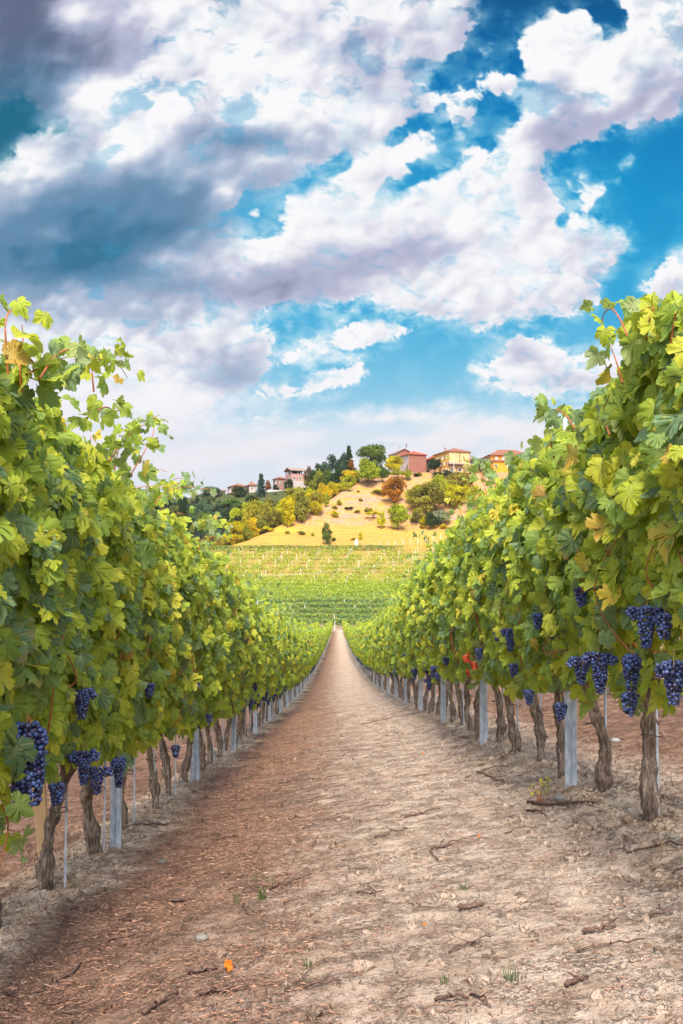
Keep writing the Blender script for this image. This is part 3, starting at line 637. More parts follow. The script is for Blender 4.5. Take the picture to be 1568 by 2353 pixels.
for k in range(5):
    p = canopy_pts(340, gM, 80+k, hi=2.18); LOD3.append(foliage_mesh('foliage', [leaves(*p, gM.uniform(.09, .14, len(p[0])), 3, gM)], MLEAF2))
TRUNKS = [trunk_mesh(k, gM, (gM.normal(0, .03), gM.normal(0, .05))) for k in range(10)]
CANES = [canes_mesh(gM, TRUNKS[k][1]) for k in range(6)]
TR_FAR = []
for k in range(4):
    mb = MB(); x = gM.normal(0, .02); y = gM.normal(0, .03); mb.tube([(0, 0, -.05), (x, y*.3, .15), (-x, y, .38), (0, y, .62)], [.042, .045, .032, .042], 7); 
    ks = sorted(mb.f); TR_FAR.append(mesh_np('trunk', np.concatenate(mb.v), [np.array(mb.f[q]) for q in ks], MBARK, True))
side_word = {-1: 'left', 1: 'right'}
def key_world(px, py, X):
    return img_x(px, py, X)
for sd_ in (-1, 1):
    kb = [(key_world(px, py, sd_*1.07), k) for px, py, k in KEYB if (px-VPX)*sd_ > 0]
    ks_ = [([key_world(px, py, X) for px, py in pl], sz) for pl, X, sz in KEYS if X*sd_ > 0]
    for i, y in enumerate(VY[sd_][:150]):
        g = np.random.default_rng(1000+i+(500 if sd_ > 0 else 0)); x = sd_*XR+g.normal(0, .015); yj = y+g.normal(0, .04) if i > 8 else y
        z = gz1(x, yj); sw = side_word[sd_]; vis = i-2           # the first three stand beside or behind the camera's edge of view
        if i < 3: lab = f'grapevine at the near {sw} edge, {["third", "second", "first"][i]} before the nearest visible trunk'
        elif vis <= 60: lab = f'gnarled grapevine, {ordinal(vis)} trunk of the {sw} row counted from the camera'
        else: lab = f'distant small grapevine toward the far end of the {sw} row'
        root = empty('grapevine', (x, yj, z), 0, lab, 'grapevine', f'grapevines of the {sw} row along the path')
        flip = 0.; mir = -1. if g.uniform() < .5 else 1.
        def child(name, me, rz=flip, loc=(0, 0, 0), sc=None):
            o = link(name, me, root, loc); o.rotation_euler = (0, 0, rz)
            if sc: o.scale = sc
            return o
        if y < 11.5:
            mine_b = [(p, k) for p, k in kb if abs(p[1]-y) <= SP/2 or (i == 0 and p[1] < y)]
            mine_s = [(pl, s_) for pl, s_ in ks_ if abs(pl[0][1]-y) <= SP/2 or (i == 0 and pl[0][1] < y)]
            n = 760; p, nn, tt = canopy_pts(n, g, i*1.3+sd_*17, hi=({0: 1.75, 1: 1.80, 2: 2.1, 3: 1.95, 4: 1.9, 5: 1.98}.get(i, 2.06) if sd_ > 0 else 2.12), side_bias=.62 if sd_ < 0 else .38)
            sz = .045+.075*g.beta(1.6, 1.6, len(p)); sz[g.uniform(size=len(p)) < .1] *= 1.3
            wp = p+np.array([x, yj, z]); ok = np.ones(len(p), bool)
            for q, k in [(b, k) for b, k in kb]:                  # leave the view of the fruit free
                L = {'B': .27, 'M': .14, 'S': .09}[k]; ly = wp[:, 1]*sd_*1.07/wp[:, 0]   # same direction seen from the path
                u = (wp[:, 1]/wp[:, 0]-q[1]/q[0])*q[0]; v = wp[:, 2]/wp[:, 1]-(q[2]-L/2)/q[1]
                infront = np.abs(wp[:, 0]) < abs(q[0])+.10
                ok &= ~(infront & (np.abs(wp[:, 1]-q[1]) < .09) & (wp[:, 2] < q[2]+.05) & (wp[:, 2] > q[2]-L-.06) & (g.uniform(size=len(p)) < .86))
            qx = VPX+FD*wp[:, 0]/np.maximum(wp[:, 1], .1); qy = HZ-FD*wp[:, 2]/np.maximum(wp[:, 1], .1)
            if sd_ < 0: ok &= ~((qx > 62) & (qx < 160) & (qy > 1822) & (wp[:, 1] < 5.2))
            if sd_ > 0: ok &= wp[:, 2] < .27*np.maximum(wp[:, 1], .5)+.03*g.normal(size=len(p))
            for py_ in POSTS[sd_][:3]:                            # the post top shows between thinner shoots
                if sd_ > 0 and 5 < py_ < 6:
                    dr = wp[:, 0]/np.maximum(wp[:, 1], .1)-1.28/py_; er = wp[:, 2]/np.maximum(wp[:, 1], .1)
                    ok &= ~((np.abs(dr) < .019) & (wp[:, 1] < py_+.05) & (er > .105) & (er < .166) & (g.uniform(size=len(p)) < .8))
            p, nn, tt, sz = p[ok], nn[ok], tt[ok], sz[ok]
            parts = [leaves(p, nn, tt, sz, 0, g)]; cpath = []
            for s_ in (random_shoots(g, 2, -sd_) if (y > 5 and (sd_ < 0 or y > 8)) else []): parts.append(leaves(*shoot(s_, g), 0, g)); cpath.append(s_)
            for pl, s_ in mine_s:
                lp = [tuple(np.array(q)-np.array([x, yj, z])) for q in pl]; sh = shoot(lp, g, s_, .048); cpath.append(lp); parts.append(leaves(*sh, 0, g, g.beta(2, 2.6, len(sh[0]))))
            child('foliage', foliage_mesh('foliage', parts, MLEAF), 0)
            tm, top = TRUNKS[(i*3+(0 if sd_ < 0 else 5)) % 10]
            if sd_ > 0 and i == 3: tm, top = trunk_mesh(78, np.random.default_rng(12), (-.02, .0))
            if sd_ < 0 and i == 3: tm, top = trunk_mesh(77, np.random.default_rng(4), (.085, -.03))
            child('trunk', tm, 0, sc=(1.08, 1.08, 1.)); child('canes', canes_mesh(g, top, cpath, 6, (min(1.6, .27*y+.8) if sd_ > 0 else 1.9)), 0)
            for q, k in mine_b:
                me = {'B': BUNCH_BIG, 'M': BUNCH[int(g.integers(6))], 'S': BUNCH_SMALL}[k]
                child('grape_bunch', me, g.uniform(0, 6), tuple(q-np.array([x, yj, z])), ((1.12 if k == 'B' else .95),)*3)
            for _ in range(2 if sd_ < 0 else 1):
                s = g.choice([-1, 1]); child('grape_bunch', BUNCH[int(g.integers(6))], g.uniform(0, 6), (s*g.uniform(.05, .18), g.uniform(-.38, .38), g.uniform(.62, 1.0)))
            child('tie', tie_mesh(top), 0)
        elif y < 32:
            child('foliage', LOD1[int(g.integers(7))], sc=(mir, 1, g.uniform(.93, 1.03))); tm, top = TRUNKS[int(g.integers(10))]; child('trunk', tm, g.uniform(0, 6)); child('canes', CANES[int(g.integers(6))])
            for _ in range(int(g.integers(2, 5)) if y < 22 else int(g.integers(1, 3))):
                s = -sd_ if g.uniform() < .8 else sd_; child('grape_bunch', (BUNCH if y < 18 else BUNCH_FAR)[int(g.integers(3))], g.uniform(0, 6), (s*g.uniform(.12, .25), g.uniform(-.38, .38), g.uniform(.52, .95)))
            for pl, s_ in [(a, b) for a, b in ks_ if abs(a[0][1]-y) <= SP/2]:
                lp = [tuple(np.array(q)-np.array([x, yj, z])) for q in pl]; child('shoot', foliage_mesh('shoot', [leaves(*shoot(lp, g, s_, .05), 1, g)], MLEAF), 0)
        else:
            child('foliage', (LOD2 if y < 75 else LOD3)[int(g.integers(5))], sc=(mir, 1, g.uniform(.92, 1.08))); child('trunk', TR_FAR[int(g.integers(4))])
            if y < 55 and g.uniform() < .5: child('grape_bunch', BUNCH_FAR[int(g.integers(3))], 0, (-sd_*.25, g.uniform(-.3, .3), .6))
# ---------------------------------------------------------------- posts, stakes, wires
def zinc_post(h=2.06):
    prof = [(-.031, -.018), (-.031, .016), (-.024, .016), (-.024, -.010), (-.008, -.010), (-.005, -.004), (.005, -.004), (.008, -.010), (.024, -.010), (.024, .016), (.031, .016), (.031, -.018), (.008, -.018), (.005, -.012), (-.005, -.012), (-.008, -.018)]
    n = len(prof); V = [(x, y, z) for z in (-.2, h) for x, y in prof]; F = [(i, (i+1) % n, n+(i+1) % n, n+i) for i in range(n)]+[tuple(reversed(range(n))), tuple(range(n, 2*n))]
    mb = MB(); mb.add(V, F)
    return mb
p0 = empty('vineyard_post', (0, 0, -50)); pb = zinc_post().build('post', MZINC, p0)
for sd_ in (-1, 1):
    k = 0
    for j, y in enumerate(POSTS[sd_]):
        if y > 200 or j == 0: continue
        x = sd_*(XR-.07); sw = side_word[sd_]
        o = p0 if (sd_ == -1 and j == 1) else p0.copy()
        if o is not p0:
            C_(o)
            a = pb.copy(); C_(a, o)
        o.location = (x, y, gz1(x, y)); o.rotation_euler = (rnd.gauss(0, .008), rnd.gauss(0, .008), rnd.gauss(0, .12)); k += 1
        tag(o, f'galvanised steel trellis post, {ordinal(k)} of the {sw} row from the camera' if k <= 14 else f'distant steel trellis post standing far down the {sw} row', 'post', f'steel trellis posts of the {sw} row')
stk = MB().box(-.005, -.005, -.1, .005, -.0025, 1.15).box(-.005, -.0025, -.1, -.0025, .005, 1.15)
s0 = stk.build('vine_stake', MZINC); first = True
for sd_ in (-1, 1):
    for i, y in enumerate(VY[sd_][:150]):
        if i < 3 or y > 42: continue
        o = s0 if first else C_(s0.copy()); first = False
        x = sd_*XR+.052+rnd.gauss(0, .008); yy = y+.03*rnd.random(); o.location = (x, yy, gz1(x, yy)); o.rotation_euler = (rnd.gauss(0, .03), rnd.gauss(0, .03), rnd.random()*.6)
        tag(o, f'thin grey metal stake tied to the {ordinal(i-2)} trunk of the {side_word[sd_]} row', 'stake', f'metal stakes beside the {side_word[sd_]} vines')
for sd_ in (-1, 1):
    for hh, nm in ((.72, 'lowest'), (1.25, 'middle'), (1.8, 'top')):
        ys = np.arange(1.0, 198, 1.5); P = [(sd_*(XR-.045), y, gz1(sd_*XR, y)+hh-.01*math.sin((y-5.4)*.95)**2) for y in ys]
        o = MB().tube(P, .0016, 4).build('trellis_wire', MWIRE); tag(o, f'{nm} steel trellis wire running through the {side_word[sd_]} row', 'wire', f'trellis wires of the {side_word[sd_]} row')
# leaning timber strut at the near left vine
a = img_x(76, 1640, -1.40); b = img_x(103, 1990, -1.45); d = Vector(a-b); y_ax = Vector((0, 1, 0)); d = Vector((a[0]-b[0], a[1]-b[1], a[2]-b[2])); M = Matrix.Translation(Vector(b)) @ d.to_track_quat('Z', 'Y').to_matrix().to_4x4()
mb = MB(); L = d.length; pr = [(-.029, -.014), (-.032, -.010), (-.032, .010), (-.029, .014), (.029, .014), (.032, .010), (.032, -.010), (.029, -.014)]
V = [M @ Vector((x*w, y, z)) for z, w in ((-.22, .8), (L*.5, .95), (L+.25, 1.1)) for x, y in pr]
mb.add([tuple(v) for v in V], [(r*8+i, r*8+(i+1) % 8, (r+1)*8+(i+1) % 8, (r+1)*8+i) for r in range(2) for i in range(8)]+[tuple(reversed(range(8))), tuple(range(16, 24))])
o = mb.build('wooden_stake', MWOOD); tag(o, 'pale leaning timber stake beside the nearest trunk on the left', 'stake')
# twine round the nearest left trunk and its stake
# ---------------------------------------------------------------- the other vines: side rows, far rows, the vineyard on the hill
def cards(P, size, g, tone, elong=1.0):
    """small leaf-clump faces of any direction"""
    n = len(P); A = g.normal(size=(n, 3)); A /= np.linalg.norm(A, axis=1)[:, None]; B = np.cross(A, g.normal(size=(n, 3))); B /= np.linalg.norm(B, axis=1)[:, None]
    s = size[:, None]; k = np.stack([P+A*s, P+B*s*.8, P-A*s*elong, P-B*s*.7], 1); V = k.reshape(-1, 3); F = np.arange(4*n).reshape(n, 4)
    c = np.stack([tone, g.uniform(0, 1, n), g.uniform(0, 1, n), np.ones(n)], 1); return V, F, np.repeat(c, 4, 0)
def rest_of_vines():
    g = np.random.default_rng(3); Vs = []; Fs = []; As = []; off = 0; tk = MB()
    def put(P, sz, tone):
        nonlocal off
        V, F, A = cards(P, sz, g, tone); Vs.append(V); Fs.append(F+off); As.append(A); off += len(V)
    # rows beside the path rows and their far ends
    for r in (-7, -6, -5, -4, -3, -2, -1, 1, 2, 3, 4, 5):
        for half in (0,):
            X = (abs(r)*2.7+1.35)*np.sign(r)
            y0 = 3. if abs(r) == 1 else (30. if abs(r) == 2 else 48.); n = int((205-y0)*(62 if abs(r) <= 2 else 40))
            y = 205-(205-y0)*g.uniform(size=n)**(1.0); s = np.where(g.uniform(size=n) < .5, 1, -1)
            h = .55+1.6*g.beta(1.3, 1.1, n); x = X+s*(.26+.08*gnoise(y/.6, h/.5, r+20))*g.beta(4, 1.6, n)
            put(np.stack([x, y, gz(np.full(n, X), y)+h], 1), g.uniform(.07, .13, n)*(1+.25*ss(40, 120, y)), np.clip(g.beta(2.4, 2, n)+.08, 0, 1))
            for yy in np.arange(y0, 60 if abs(r) == 1 else y0, SP): zz = gz1(X, yy); tk.tube([(X, yy, zz-.05), (X+.02, yy, zz+.3), (X, yy, zz+.65)], [.04, .035, .04], 5)
    for sd_ in (-1, 1):                                     # far ends of the two path rows
        y0 = VY[sd_][150]; n = int((204-y0)*75); y = g.uniform(y0-.4, 204, n); s = np.where(g.uniform(size=n) < .5, 1, -1); h = .5+1.7*g.beta(1.3, 1.1, n)
        put(np.stack([sd_*XR+s*.3*g.beta(4, 1.6, n), y, gz(np.full(n, sd_*XR), y)+h], 1), g.uniform(.10, .17, n), np.clip(g.beta(2.4, 2, n)+.1, 0, 1))
    # hill rows run across the slope
    for i, py in enumerate((1441, 1429, 1416, 1403, 1391, 1380, 1370, 1361, 1352.5, 1344, 1335, 1325, 1315, 1305, 1295, 1285, 1275, 1265)):
        y0 = ray_ground(775, py, 216, 372)[1]; x0, x1 = -60, 100; up = float(ss(1352, 1325, py)); low = float(ss(1378, 1388, py))
        n = int((x1-x0)*(95*low+85*(1-low)*(1-up)+42*up+(40 if i == 17 else 0))); x = g.uniform(x0, x1, n)
        yy = y0+.05*(x-10)*up+.5*gnoise(x/9, x*0+y0, 4)
        keep = g.uniform(size=n) > .8*ss(.0, .3, gnoise(x/5, x*0+y0*.8, 44))*(.15+.85*up)*(0 if i == 17 else 1)
        if up > .5: keep &= ~((x > 22+g.normal(0, 2, n)) & (y0 > 346) & (g.uniform(size=n) < .85))
        x, yy = x[keep], yy[keep]; n = len(x); h = .35+1.75*g.beta(1.5, 1.1, n)
        spread = (.35+.2*low)*(1-up)+.28*up+(1.5*(1-low)*(1-up)); dy = g.normal(0, spread, n); h = h*(1-.35*np.clip(np.abs(dy)/3, 0, 1))
        tn = g.beta(2.5, 2.2, n)*.35+low*(-.12+.26*ss(1.2, 2.05, h))+(1-low)*(1-up)*(.22+.12*float(ss(1385, 1350, py))+.16*gnoise(x/3, yy/3, 3))+up*(.40+.18*gnoise(x/6, yy/6, 7))-(.3 if i == 17 else 0)  # lower rows: deep green, shaded bottoms and lit tops put into the tone
        put(np.stack([x, yy+dy, gz(x, yy+dy)+h], 1), g.uniform(.14, .30, n), np.clip(tn, 0, 1))
    V = np.concatenate(Vs); F = np.concatenate(Fs); A = np.concatenate(As); nl = len(V)
    tv = np.concatenate(tk.v); fs = [np.array(tk.f[k])+nl for k in sorted(tk.f)]
    mi = [0]*len(F)+[1]*sum(len(f) for f in fs); V = np.concatenate([V, tv]); A = np.concatenate([A, np.tile([[.5, .5, .5, 1.]], (len(tv), 1))])
    # keep 4-gons and the rest in the order of the material list
    o = link('distant_vines', mesh_np('distant_vines', V, [F]+fs, [MLEAF3, MBARK], False, {'lv': A}, mi))
    tag(o, 'mass of farther green grapevine rows beside the path and across the hill', 'grapevines', None, 'stuff')
rest_of_vines()
# posts among the hill rows
def hill_posts():
    g = np.random.default_rng(8); mb = MB(); mb.box(-.07, -.07, -.3, .07, .07, 2.1); o0 = mb.build('vineyard_post', MWHITEPOST); used = False; n = 0
    spots = []
    for k in range(9): spots.append((*ray_ground(*((x/1.0) for x in (872+k*17.5, 1262-k*2.2)), 330, 372)[:2], 1))
    for col in range(18):
        for r in range(13):
            y = 296+r*4.7+g.normal(0, .5); x = -42+col*5.6+(y-300)*.16+g.normal(0, .35)
            if g.uniform() < .3 or (x > 60): continue
            spots.append((x, y, 0))
    for px, py in ((768, 1425), (815, 1400), (735, 1372), (860, 1372), (700, 1400), (850, 1405), (790, 1388), (838, 1392), (890, 1408), (660, 1385)): 
        p = ray_ground(px, py+8, 216, 300); spots.append((p[0], p[1], 2))
    for x, y, k in spots:
        o = C_(o0.copy()) if used else o0; used = True; o.location = (x, y, gz1(x, y)); o.rotation_euler = (g.normal(0, .03), g.normal(0, .03), 0)
        s = 1.25 if k == 1 else 1.
        o.scale = (.8, .8, s*(1. if k else g.uniform(.8, 1.15))); n += 1
        lab = {0: 'pale concrete post among the yellowing vines of the upper hill vineyard', 1: 'white end post standing along the upper right edge of the hill vineyard', 2: 'white post among the dense dark green lower rows of the hill vineyard'}[k]
        tag(o, lab, 'post', {0: 'posts in the upper hill vineyard', 1: 'end posts at the top edge of the hill vineyard', 2: 'posts in the lower hill vineyard'}[k])
        if k == 1:
            st = MB().tube([(0, 0, 1.9), (1.7, -.4, .0)], .035, 5).build('stay', MWHITEPOST, o)
    # end post of the path row
    y = 203.; o = C_(o0.copy()); o.location = (-.6, y, gz1(-.6, y)); o.scale = (.8, .8, 1.05); tag(o, 'tall white end post where the path stops', 'post')
    b = MB().tube([(0, 0, 1.3), (-1.1, .2, .05)], .04, 5).build('stay', MWHITEPOST, o)
    # a pale hose laid across the vineyard
    P = [ray_ground(px, py, 240, 360) for px, py in ((590, 1338), (640, 1337), (700, 1333), (760, 1327), (820, 1319), (870, 1312), (925, 1303), (980, 1292))]; P = np.array(P); P[:, 2] += 2.0
    t = np.linspace(0, 7, 60); Q = np.stack([np.interp(t, np.arange(8), P[:, i]) for i in range(3)], 1)
    o = MB().tube(Q, .055, 5).build('cable', simple('pale cable', (.36, .38, .26), .7)); tag(o, 'pale cable crossing the middle of the hill vineyard', 'cable')
    # small white shrine-like marker above the top row
    p = ray_ground(818, 1252, 340, 400); e = empty('white_marker', (p[0], p[1], p[2]-.1), 0, 'small white boundary marker standing above the top vine row', 'marker')
    MB().box(-.55, -.4, 0, .55, .4, 1.5).build('base', simple('white plaster', (.85, .87, .9), .8), e)
    MB().add([(-.6, -.45, 1.5), (.6, -.45, 1.5), (.6, .45, 1.5), (-.6, .45, 1.5), (0, 0, 2.5)], [(0, 1, 4), (1, 2, 4), (2, 3, 4), (3, 0, 4), (3, 2, 1, 0)]).build('cap', simple('white cap', (.8, .8, .82), .8), e)
hill_posts()
# ---------------------------------------------------------------- trees
def crown_mesh(name, g, kind):
    """unit crown: about 1 wide and 1 high, standing on z = 0"""
    P = []; tn = []
    if kind == 'conifer':
        for k in range(24):
            z = .08+.9*(k/24); rad = .40*(1-z)**.8+.02
            for j in range(9):
                a = g.uniform(0, 6.28); L = rad*g.uniform(.7, 1.15); m = 16
                t = g.uniform(.1, 1, m); P.append(np.stack([np.cos(a)*L*t+g.normal(0, .02, m), np.sin(a)*L*t+g.normal(0, .02, m), z-.10*t*L/.4+g.normal(0, .012, m)], 1)); tn.append(g.uniform(.1, .9, m)*.5+.5*t*g.uniform(.4, 1))
        sz = .026
    else:
        nb = {'round': 30, 'tall': 30, 'flat': 20, 'loose': 26, 'bush': 16, 'willow': 26}[kind]
        for k in range(nb):
            d = g.normal(size=3); d /= np.linalg.norm(d); rr = g.uniform(.35, 1)**.5
            if kind == 'tall': c = np.array([d[0]*.26*rr, d[1]*.26*rr, .54+d[2]*.40*rr]); cr = g.uniform(.09, .16)
            elif kind == 'flat': c = np.array([d[0]*.42*rr, d[1]*.42*rr, .72+d[2]*.14*rr-.15*(d[0]**2+d[1]**2)*rr]); cr = g.uniform(.08, .14)
            elif kind == 'bush': c = np.array([d[0]*.34*rr, d[1]*.34*rr, .42+d[2]*.36*rr]); cr = g.uniform(.12, .2)
            elif kind == 'loose': c = np.array([d[0]*.40*rr, d[1]*.40*rr, .62+d[2]*.32*rr]); cr = g.uniform(.07, .13)
            else: c = np.array([d[0]*.35*rr, d[1]*.35*rr, .58+d[2]*.36*rr]); cr = g.uniform(.09, .17)
            m = int(125*(cr/.12)**2); q = g.normal(size=(m, 3)); q /= np.linalg.norm(q, axis=1)[:, None]; q *= (cr*g.beta(5, 1.3, m))[:, None]*np.array([1, 1, .8]); q += .14*cr*g.normal(size=q.shape)
            P.append(c+q); tn.append(np.clip(g.normal(.5, .2)+g.normal(0, .22, m), 0, 1))
        sz = .024 if kind != 'willow' else .02
    P = np.concatenate(P); tn = np.concatenate(tn); P[:, 2] = np.maximum(P[:, 2], .03)
    V, F, A = cards(P, g.uniform(.6, 1.3, len(P))*sz, g, tn, 1.2)
    return mesh_np(name, V, F, MTREE, False, {'lv': A})
def limb_mesh(g, kind):
    mb = MB(); top = .5 if kind != 'flat' else .62
    mb.tube([(0, 0, -.06), (.01, 0, .12), (-.01, .01, .3), (0, 0, top)], [.035, .026, .02, .012], 7)
    if kind != 'conifer':
        for k in range(6):
            a = g.uniform(0, 6.28); z = g.uniform(.15, .4); L = g.uniform(.15, .32)
            mb.tube([(0, 0, z), (math.cos(a)*L*.5, math.sin(a)*L*.5, z+.13), (math.cos(a)*L, math.sin(a)*L, z+.3)], [.014, .009, .004], 5)
    ks = sorted(mb.f); return mesh_np('trunk', np.concatenate(mb.v), [np.array(mb.f[k]) for k in ks], MTRUNK, True)
gT = np.random.default_rng(17)
CR = {k: [crown_mesh('crown', gT, k) for _ in range(3 if k in ('round', 'tall', 'bush') else 2)] for k in ('round', 'tall', 'flat', 'loose', 'bush', 'willow', 'conifer')}
LM = {k: limb_mesh(gT, k) for k in CR}
COLS = {'yellow': (.46, .40, .012), 'gold': (.52, .40, .015), 'ygreen': (.33, .34, .025), 'bright': (.46, .45, .015), 'olive': (.27, .24, .035), 'green': (.11, .155, .03), 'dark': (.042, .066, .022), 'blue': (.05, .078, .052), 'hazy': (.10, .14, .065), 'orange': (.33, .15, .012), 'rust': (.20, .09, .02), 'reed': (.55, .47, .2), 'grey': (.22, .26, .14), 'dkred': (.14, .08, .045)}  # hazy: greyed green with distance haze put into the colour
_tc = [0]
def plant(cx, by, w, h, col, kind, label, cat='tree', f=c6, sc=4.3556, Y=None, group=None, sink=0.3):
    px, py = f(cx, by); s = sc*1.23278
    if Y is None: p = ray_ground(px, py, 330, 520)
    else: p = img(px, py, Y); gzp = gz1(p[0], Y); p[2] = min(p[2], gzp) if True else p[2]
    m = p[1]/FD; big = 1.18 if f is c7 or w > 140 else 1.0; ww = w/s*m*big; hh = h/s*m*(1.06 if f is c7 else 1.)
    if Y is not None:
        topz = (HZ-f(cx, by-h)[1])/FD*Y; hh = topz-p[2]
    hh += sink; _tc[0] += 1; g = random.Random(_tc[0])
    root = empty('tree' if cat == 'tree' else ('bush' if cat == 'bush' else cat), (p[0], p[1], p[2]-sink), g.uniform(0, 6.28), label, cat, group)
    def c(name, me):
        o = link(name, me, root); o.scale = (ww*1.12, ww*1.12, hh*1.06); o.color = (*[v*g.uniform(.9, 1.1) for v in COLS[col]], 1); return o
    c('crown', g.choice(CR[kind]))
    t = c('trunk', LM[kind]); t.scale = (ww*.9, ww*.9, hh)
T = plant
T(540, 1275, 160, 255, 'green', 'tall', 'lone dark green tree standing on the golden field above the vineyard')
T(60, 1140, 80, 40, 'ygreen', 'bush', 'low bush at the left end of the dry bank', 'bush'); T(230, 1150, 110, 55, 'olive', 'bush', 'low spreading bush on the dry bank left of the lone tree', 'bush'); T(368, 1170, 45, 55, 'ygreen', 'bush', 'tiny upright bush just left of the lone tree', 'bush')
T(630, 1230, 70, 60, 'green', 'bush', 'small round bush just right of the lone tree', 'bush'); T(962, 1208, 60, 95, 'bright', 'bush', 'bright yellow green bush on the bank above the white marker', 'bush'); T(880, 1222, 110, 40, 'yellow', 'bush', 'flat yellow ground shrub left of the bright bush above the white marker', 'bush')
T(1420, 1092, 285, 315, 'ygreen', 'round', 'big round yellow green tree in the middle of the slope'); T(1212, 1085, 140, 215, 'bright', 'tall', 'narrower yellow green tree touching the big round one on its left')
T(1370, 790, 270, 330, 'orange', 'round', 'round orange brown autumn tree below the brick house'); T(1120, 942, 210, 90, 'yellow', 'flat', 'low umbrella shaped yellow tree with dark trunk on the terrace'); T(1055, 885, 110, 80, 'olive', 'bush', 'olive shrub behind the umbrella shaped yellow tree', 'bush')
T(640, 940, 105, 110, 'yellow', 'bush', 'yellow bush at the left edge of the terraces', 'bush'); T(697, 795, 75, 85, 'ygreen', 'bush', 'small round bush on the upper left terrace edge', 'bush'); T(645, 828, 85, 40, 'ygreen', 'bush', 'low bush beneath the small round one on the terrace edge', 'bush')
T(1180, 655, 190, 55, 'bright', 'bush', 'long low bright green vine shrub left of the orange tree', 'bush'); T(930, 640, 60, 25, 'ygreen', 'bush', 'tiny low shrub on the upper dry slope', 'bush'); T(960, 745, 70, 40, 'yellow', 'bush', 'tiny yellow shrub in the middle of the terraces', 'bush'); T(920, 890, 100, 40, 'ygreen', 'bush', 'low green shrub line left of the umbrella shaped tree', 'bush'); T(820, 830, 120, 30, 'dark', 'bush', 'dark low shrub on the terrace bank', 'bush')
# belt of trees down the left edge of the field
belt = [(60, 1065, 210, 390, 'yellow', 'tall', 'tall yellow tree at the foot of the left tree belt'), (230, 1005, 280, 410, 'olive', 'tall', 'broad olive yellow tree beside the tall yellow one in the belt'), (400, 915, 180, 180, 'bright', 'round', 'bright yellow green tree at the field edge of the belt'), (330, 830, 160, 260, 'yellow', 'tall', 'upright yellow tree in the middle of the left belt'),
        (430, 800, 240, 410, 'olive', 'tall', 'tall olive tree hung with creepers in the belt'), (545, 815, 110, 165, 'ygreen', 'tall', 'slim yellow green tree behind the bright one in the belt'), (350, 610, 200, 200, 'olive', 'round', 'pale olive tree on top of the left belt'), (575, 650, 210, 240, 'olive', 'round', 'brownish olive tree below the dark ridge trees'), (650, 622, 120, 200, 'hazy', 'willow', 'pale green feathery tree at the top of the belt'),
        (820, 612, 160, 195, 'ygreen', 'round', 'yellow green tree at the upper end of the belt'), (855, 540, 150, 290, 'rust', 'tall', 'brown orange tree between the ridge trees'), (760, 500, 140, 170, 'bright', 'round', 'yellow green tree left of the brown orange one'), (1050, 560, 290, 330, 'ygreen', 'round', 'spreading green tree with pale trunk at the top of the slope'), (1232, 502, 170, 195, 'green', 'round', 'dark green tree right of the pale trunked one'),
        (150, 760, 220, 180, 'olive', 'round', 'olive tree behind the tall yellow one in the belt')]
for b in belt: T(*b)
back = [(1110, 430, 340, 385, 'green', 'round', 'large dense green tree on the skyline left of the brick house', 447), (1105, 250, 210, 200, 'rust', 'loose', 'reddish tree top rising behind the large dense skyline tree', 456), (1370, 400, 220, 225, 'bright', 'round', 'light green tree at the left corner of the brick house', 448), (1425, 450, 170, 125, 'ygreen', 'flat', 'small umbrella shaped tree below the brick house corner', 440), (1550, 445, 100, 105, 'ygreen', 'round', 'small round fruit tree below the brick house', 440),
        (610, 470, 330, 300, 'blue', 'loose', 'dark loose crowned tree on the ridge line', 455), (815, 440, 190, 375, 'dark', 'conifer', 'tall dark conifer on the skyline', 456), (730, 440, 150, 290, 'blue', 'round', 'dark green tree left of the tall skyline conifer', 452), (430, 440, 210, 160, 'dark', 'loose', 'dark tree sloping down the ridge toward the tower house', 458), (320, 480, 120, 170, 'dkred', 'loose', 'small dark reddish tree just right of the tower house', 462), (700, 540, 250, 200, 'dark', 'round', 'dark green tree below the ridge conifer', 440), (540, 560, 250, 200, 'green', 'round', 'green tree in the middle of the ridge wood', 446)]
for *b, Y in back: T(*b, Y=Y)
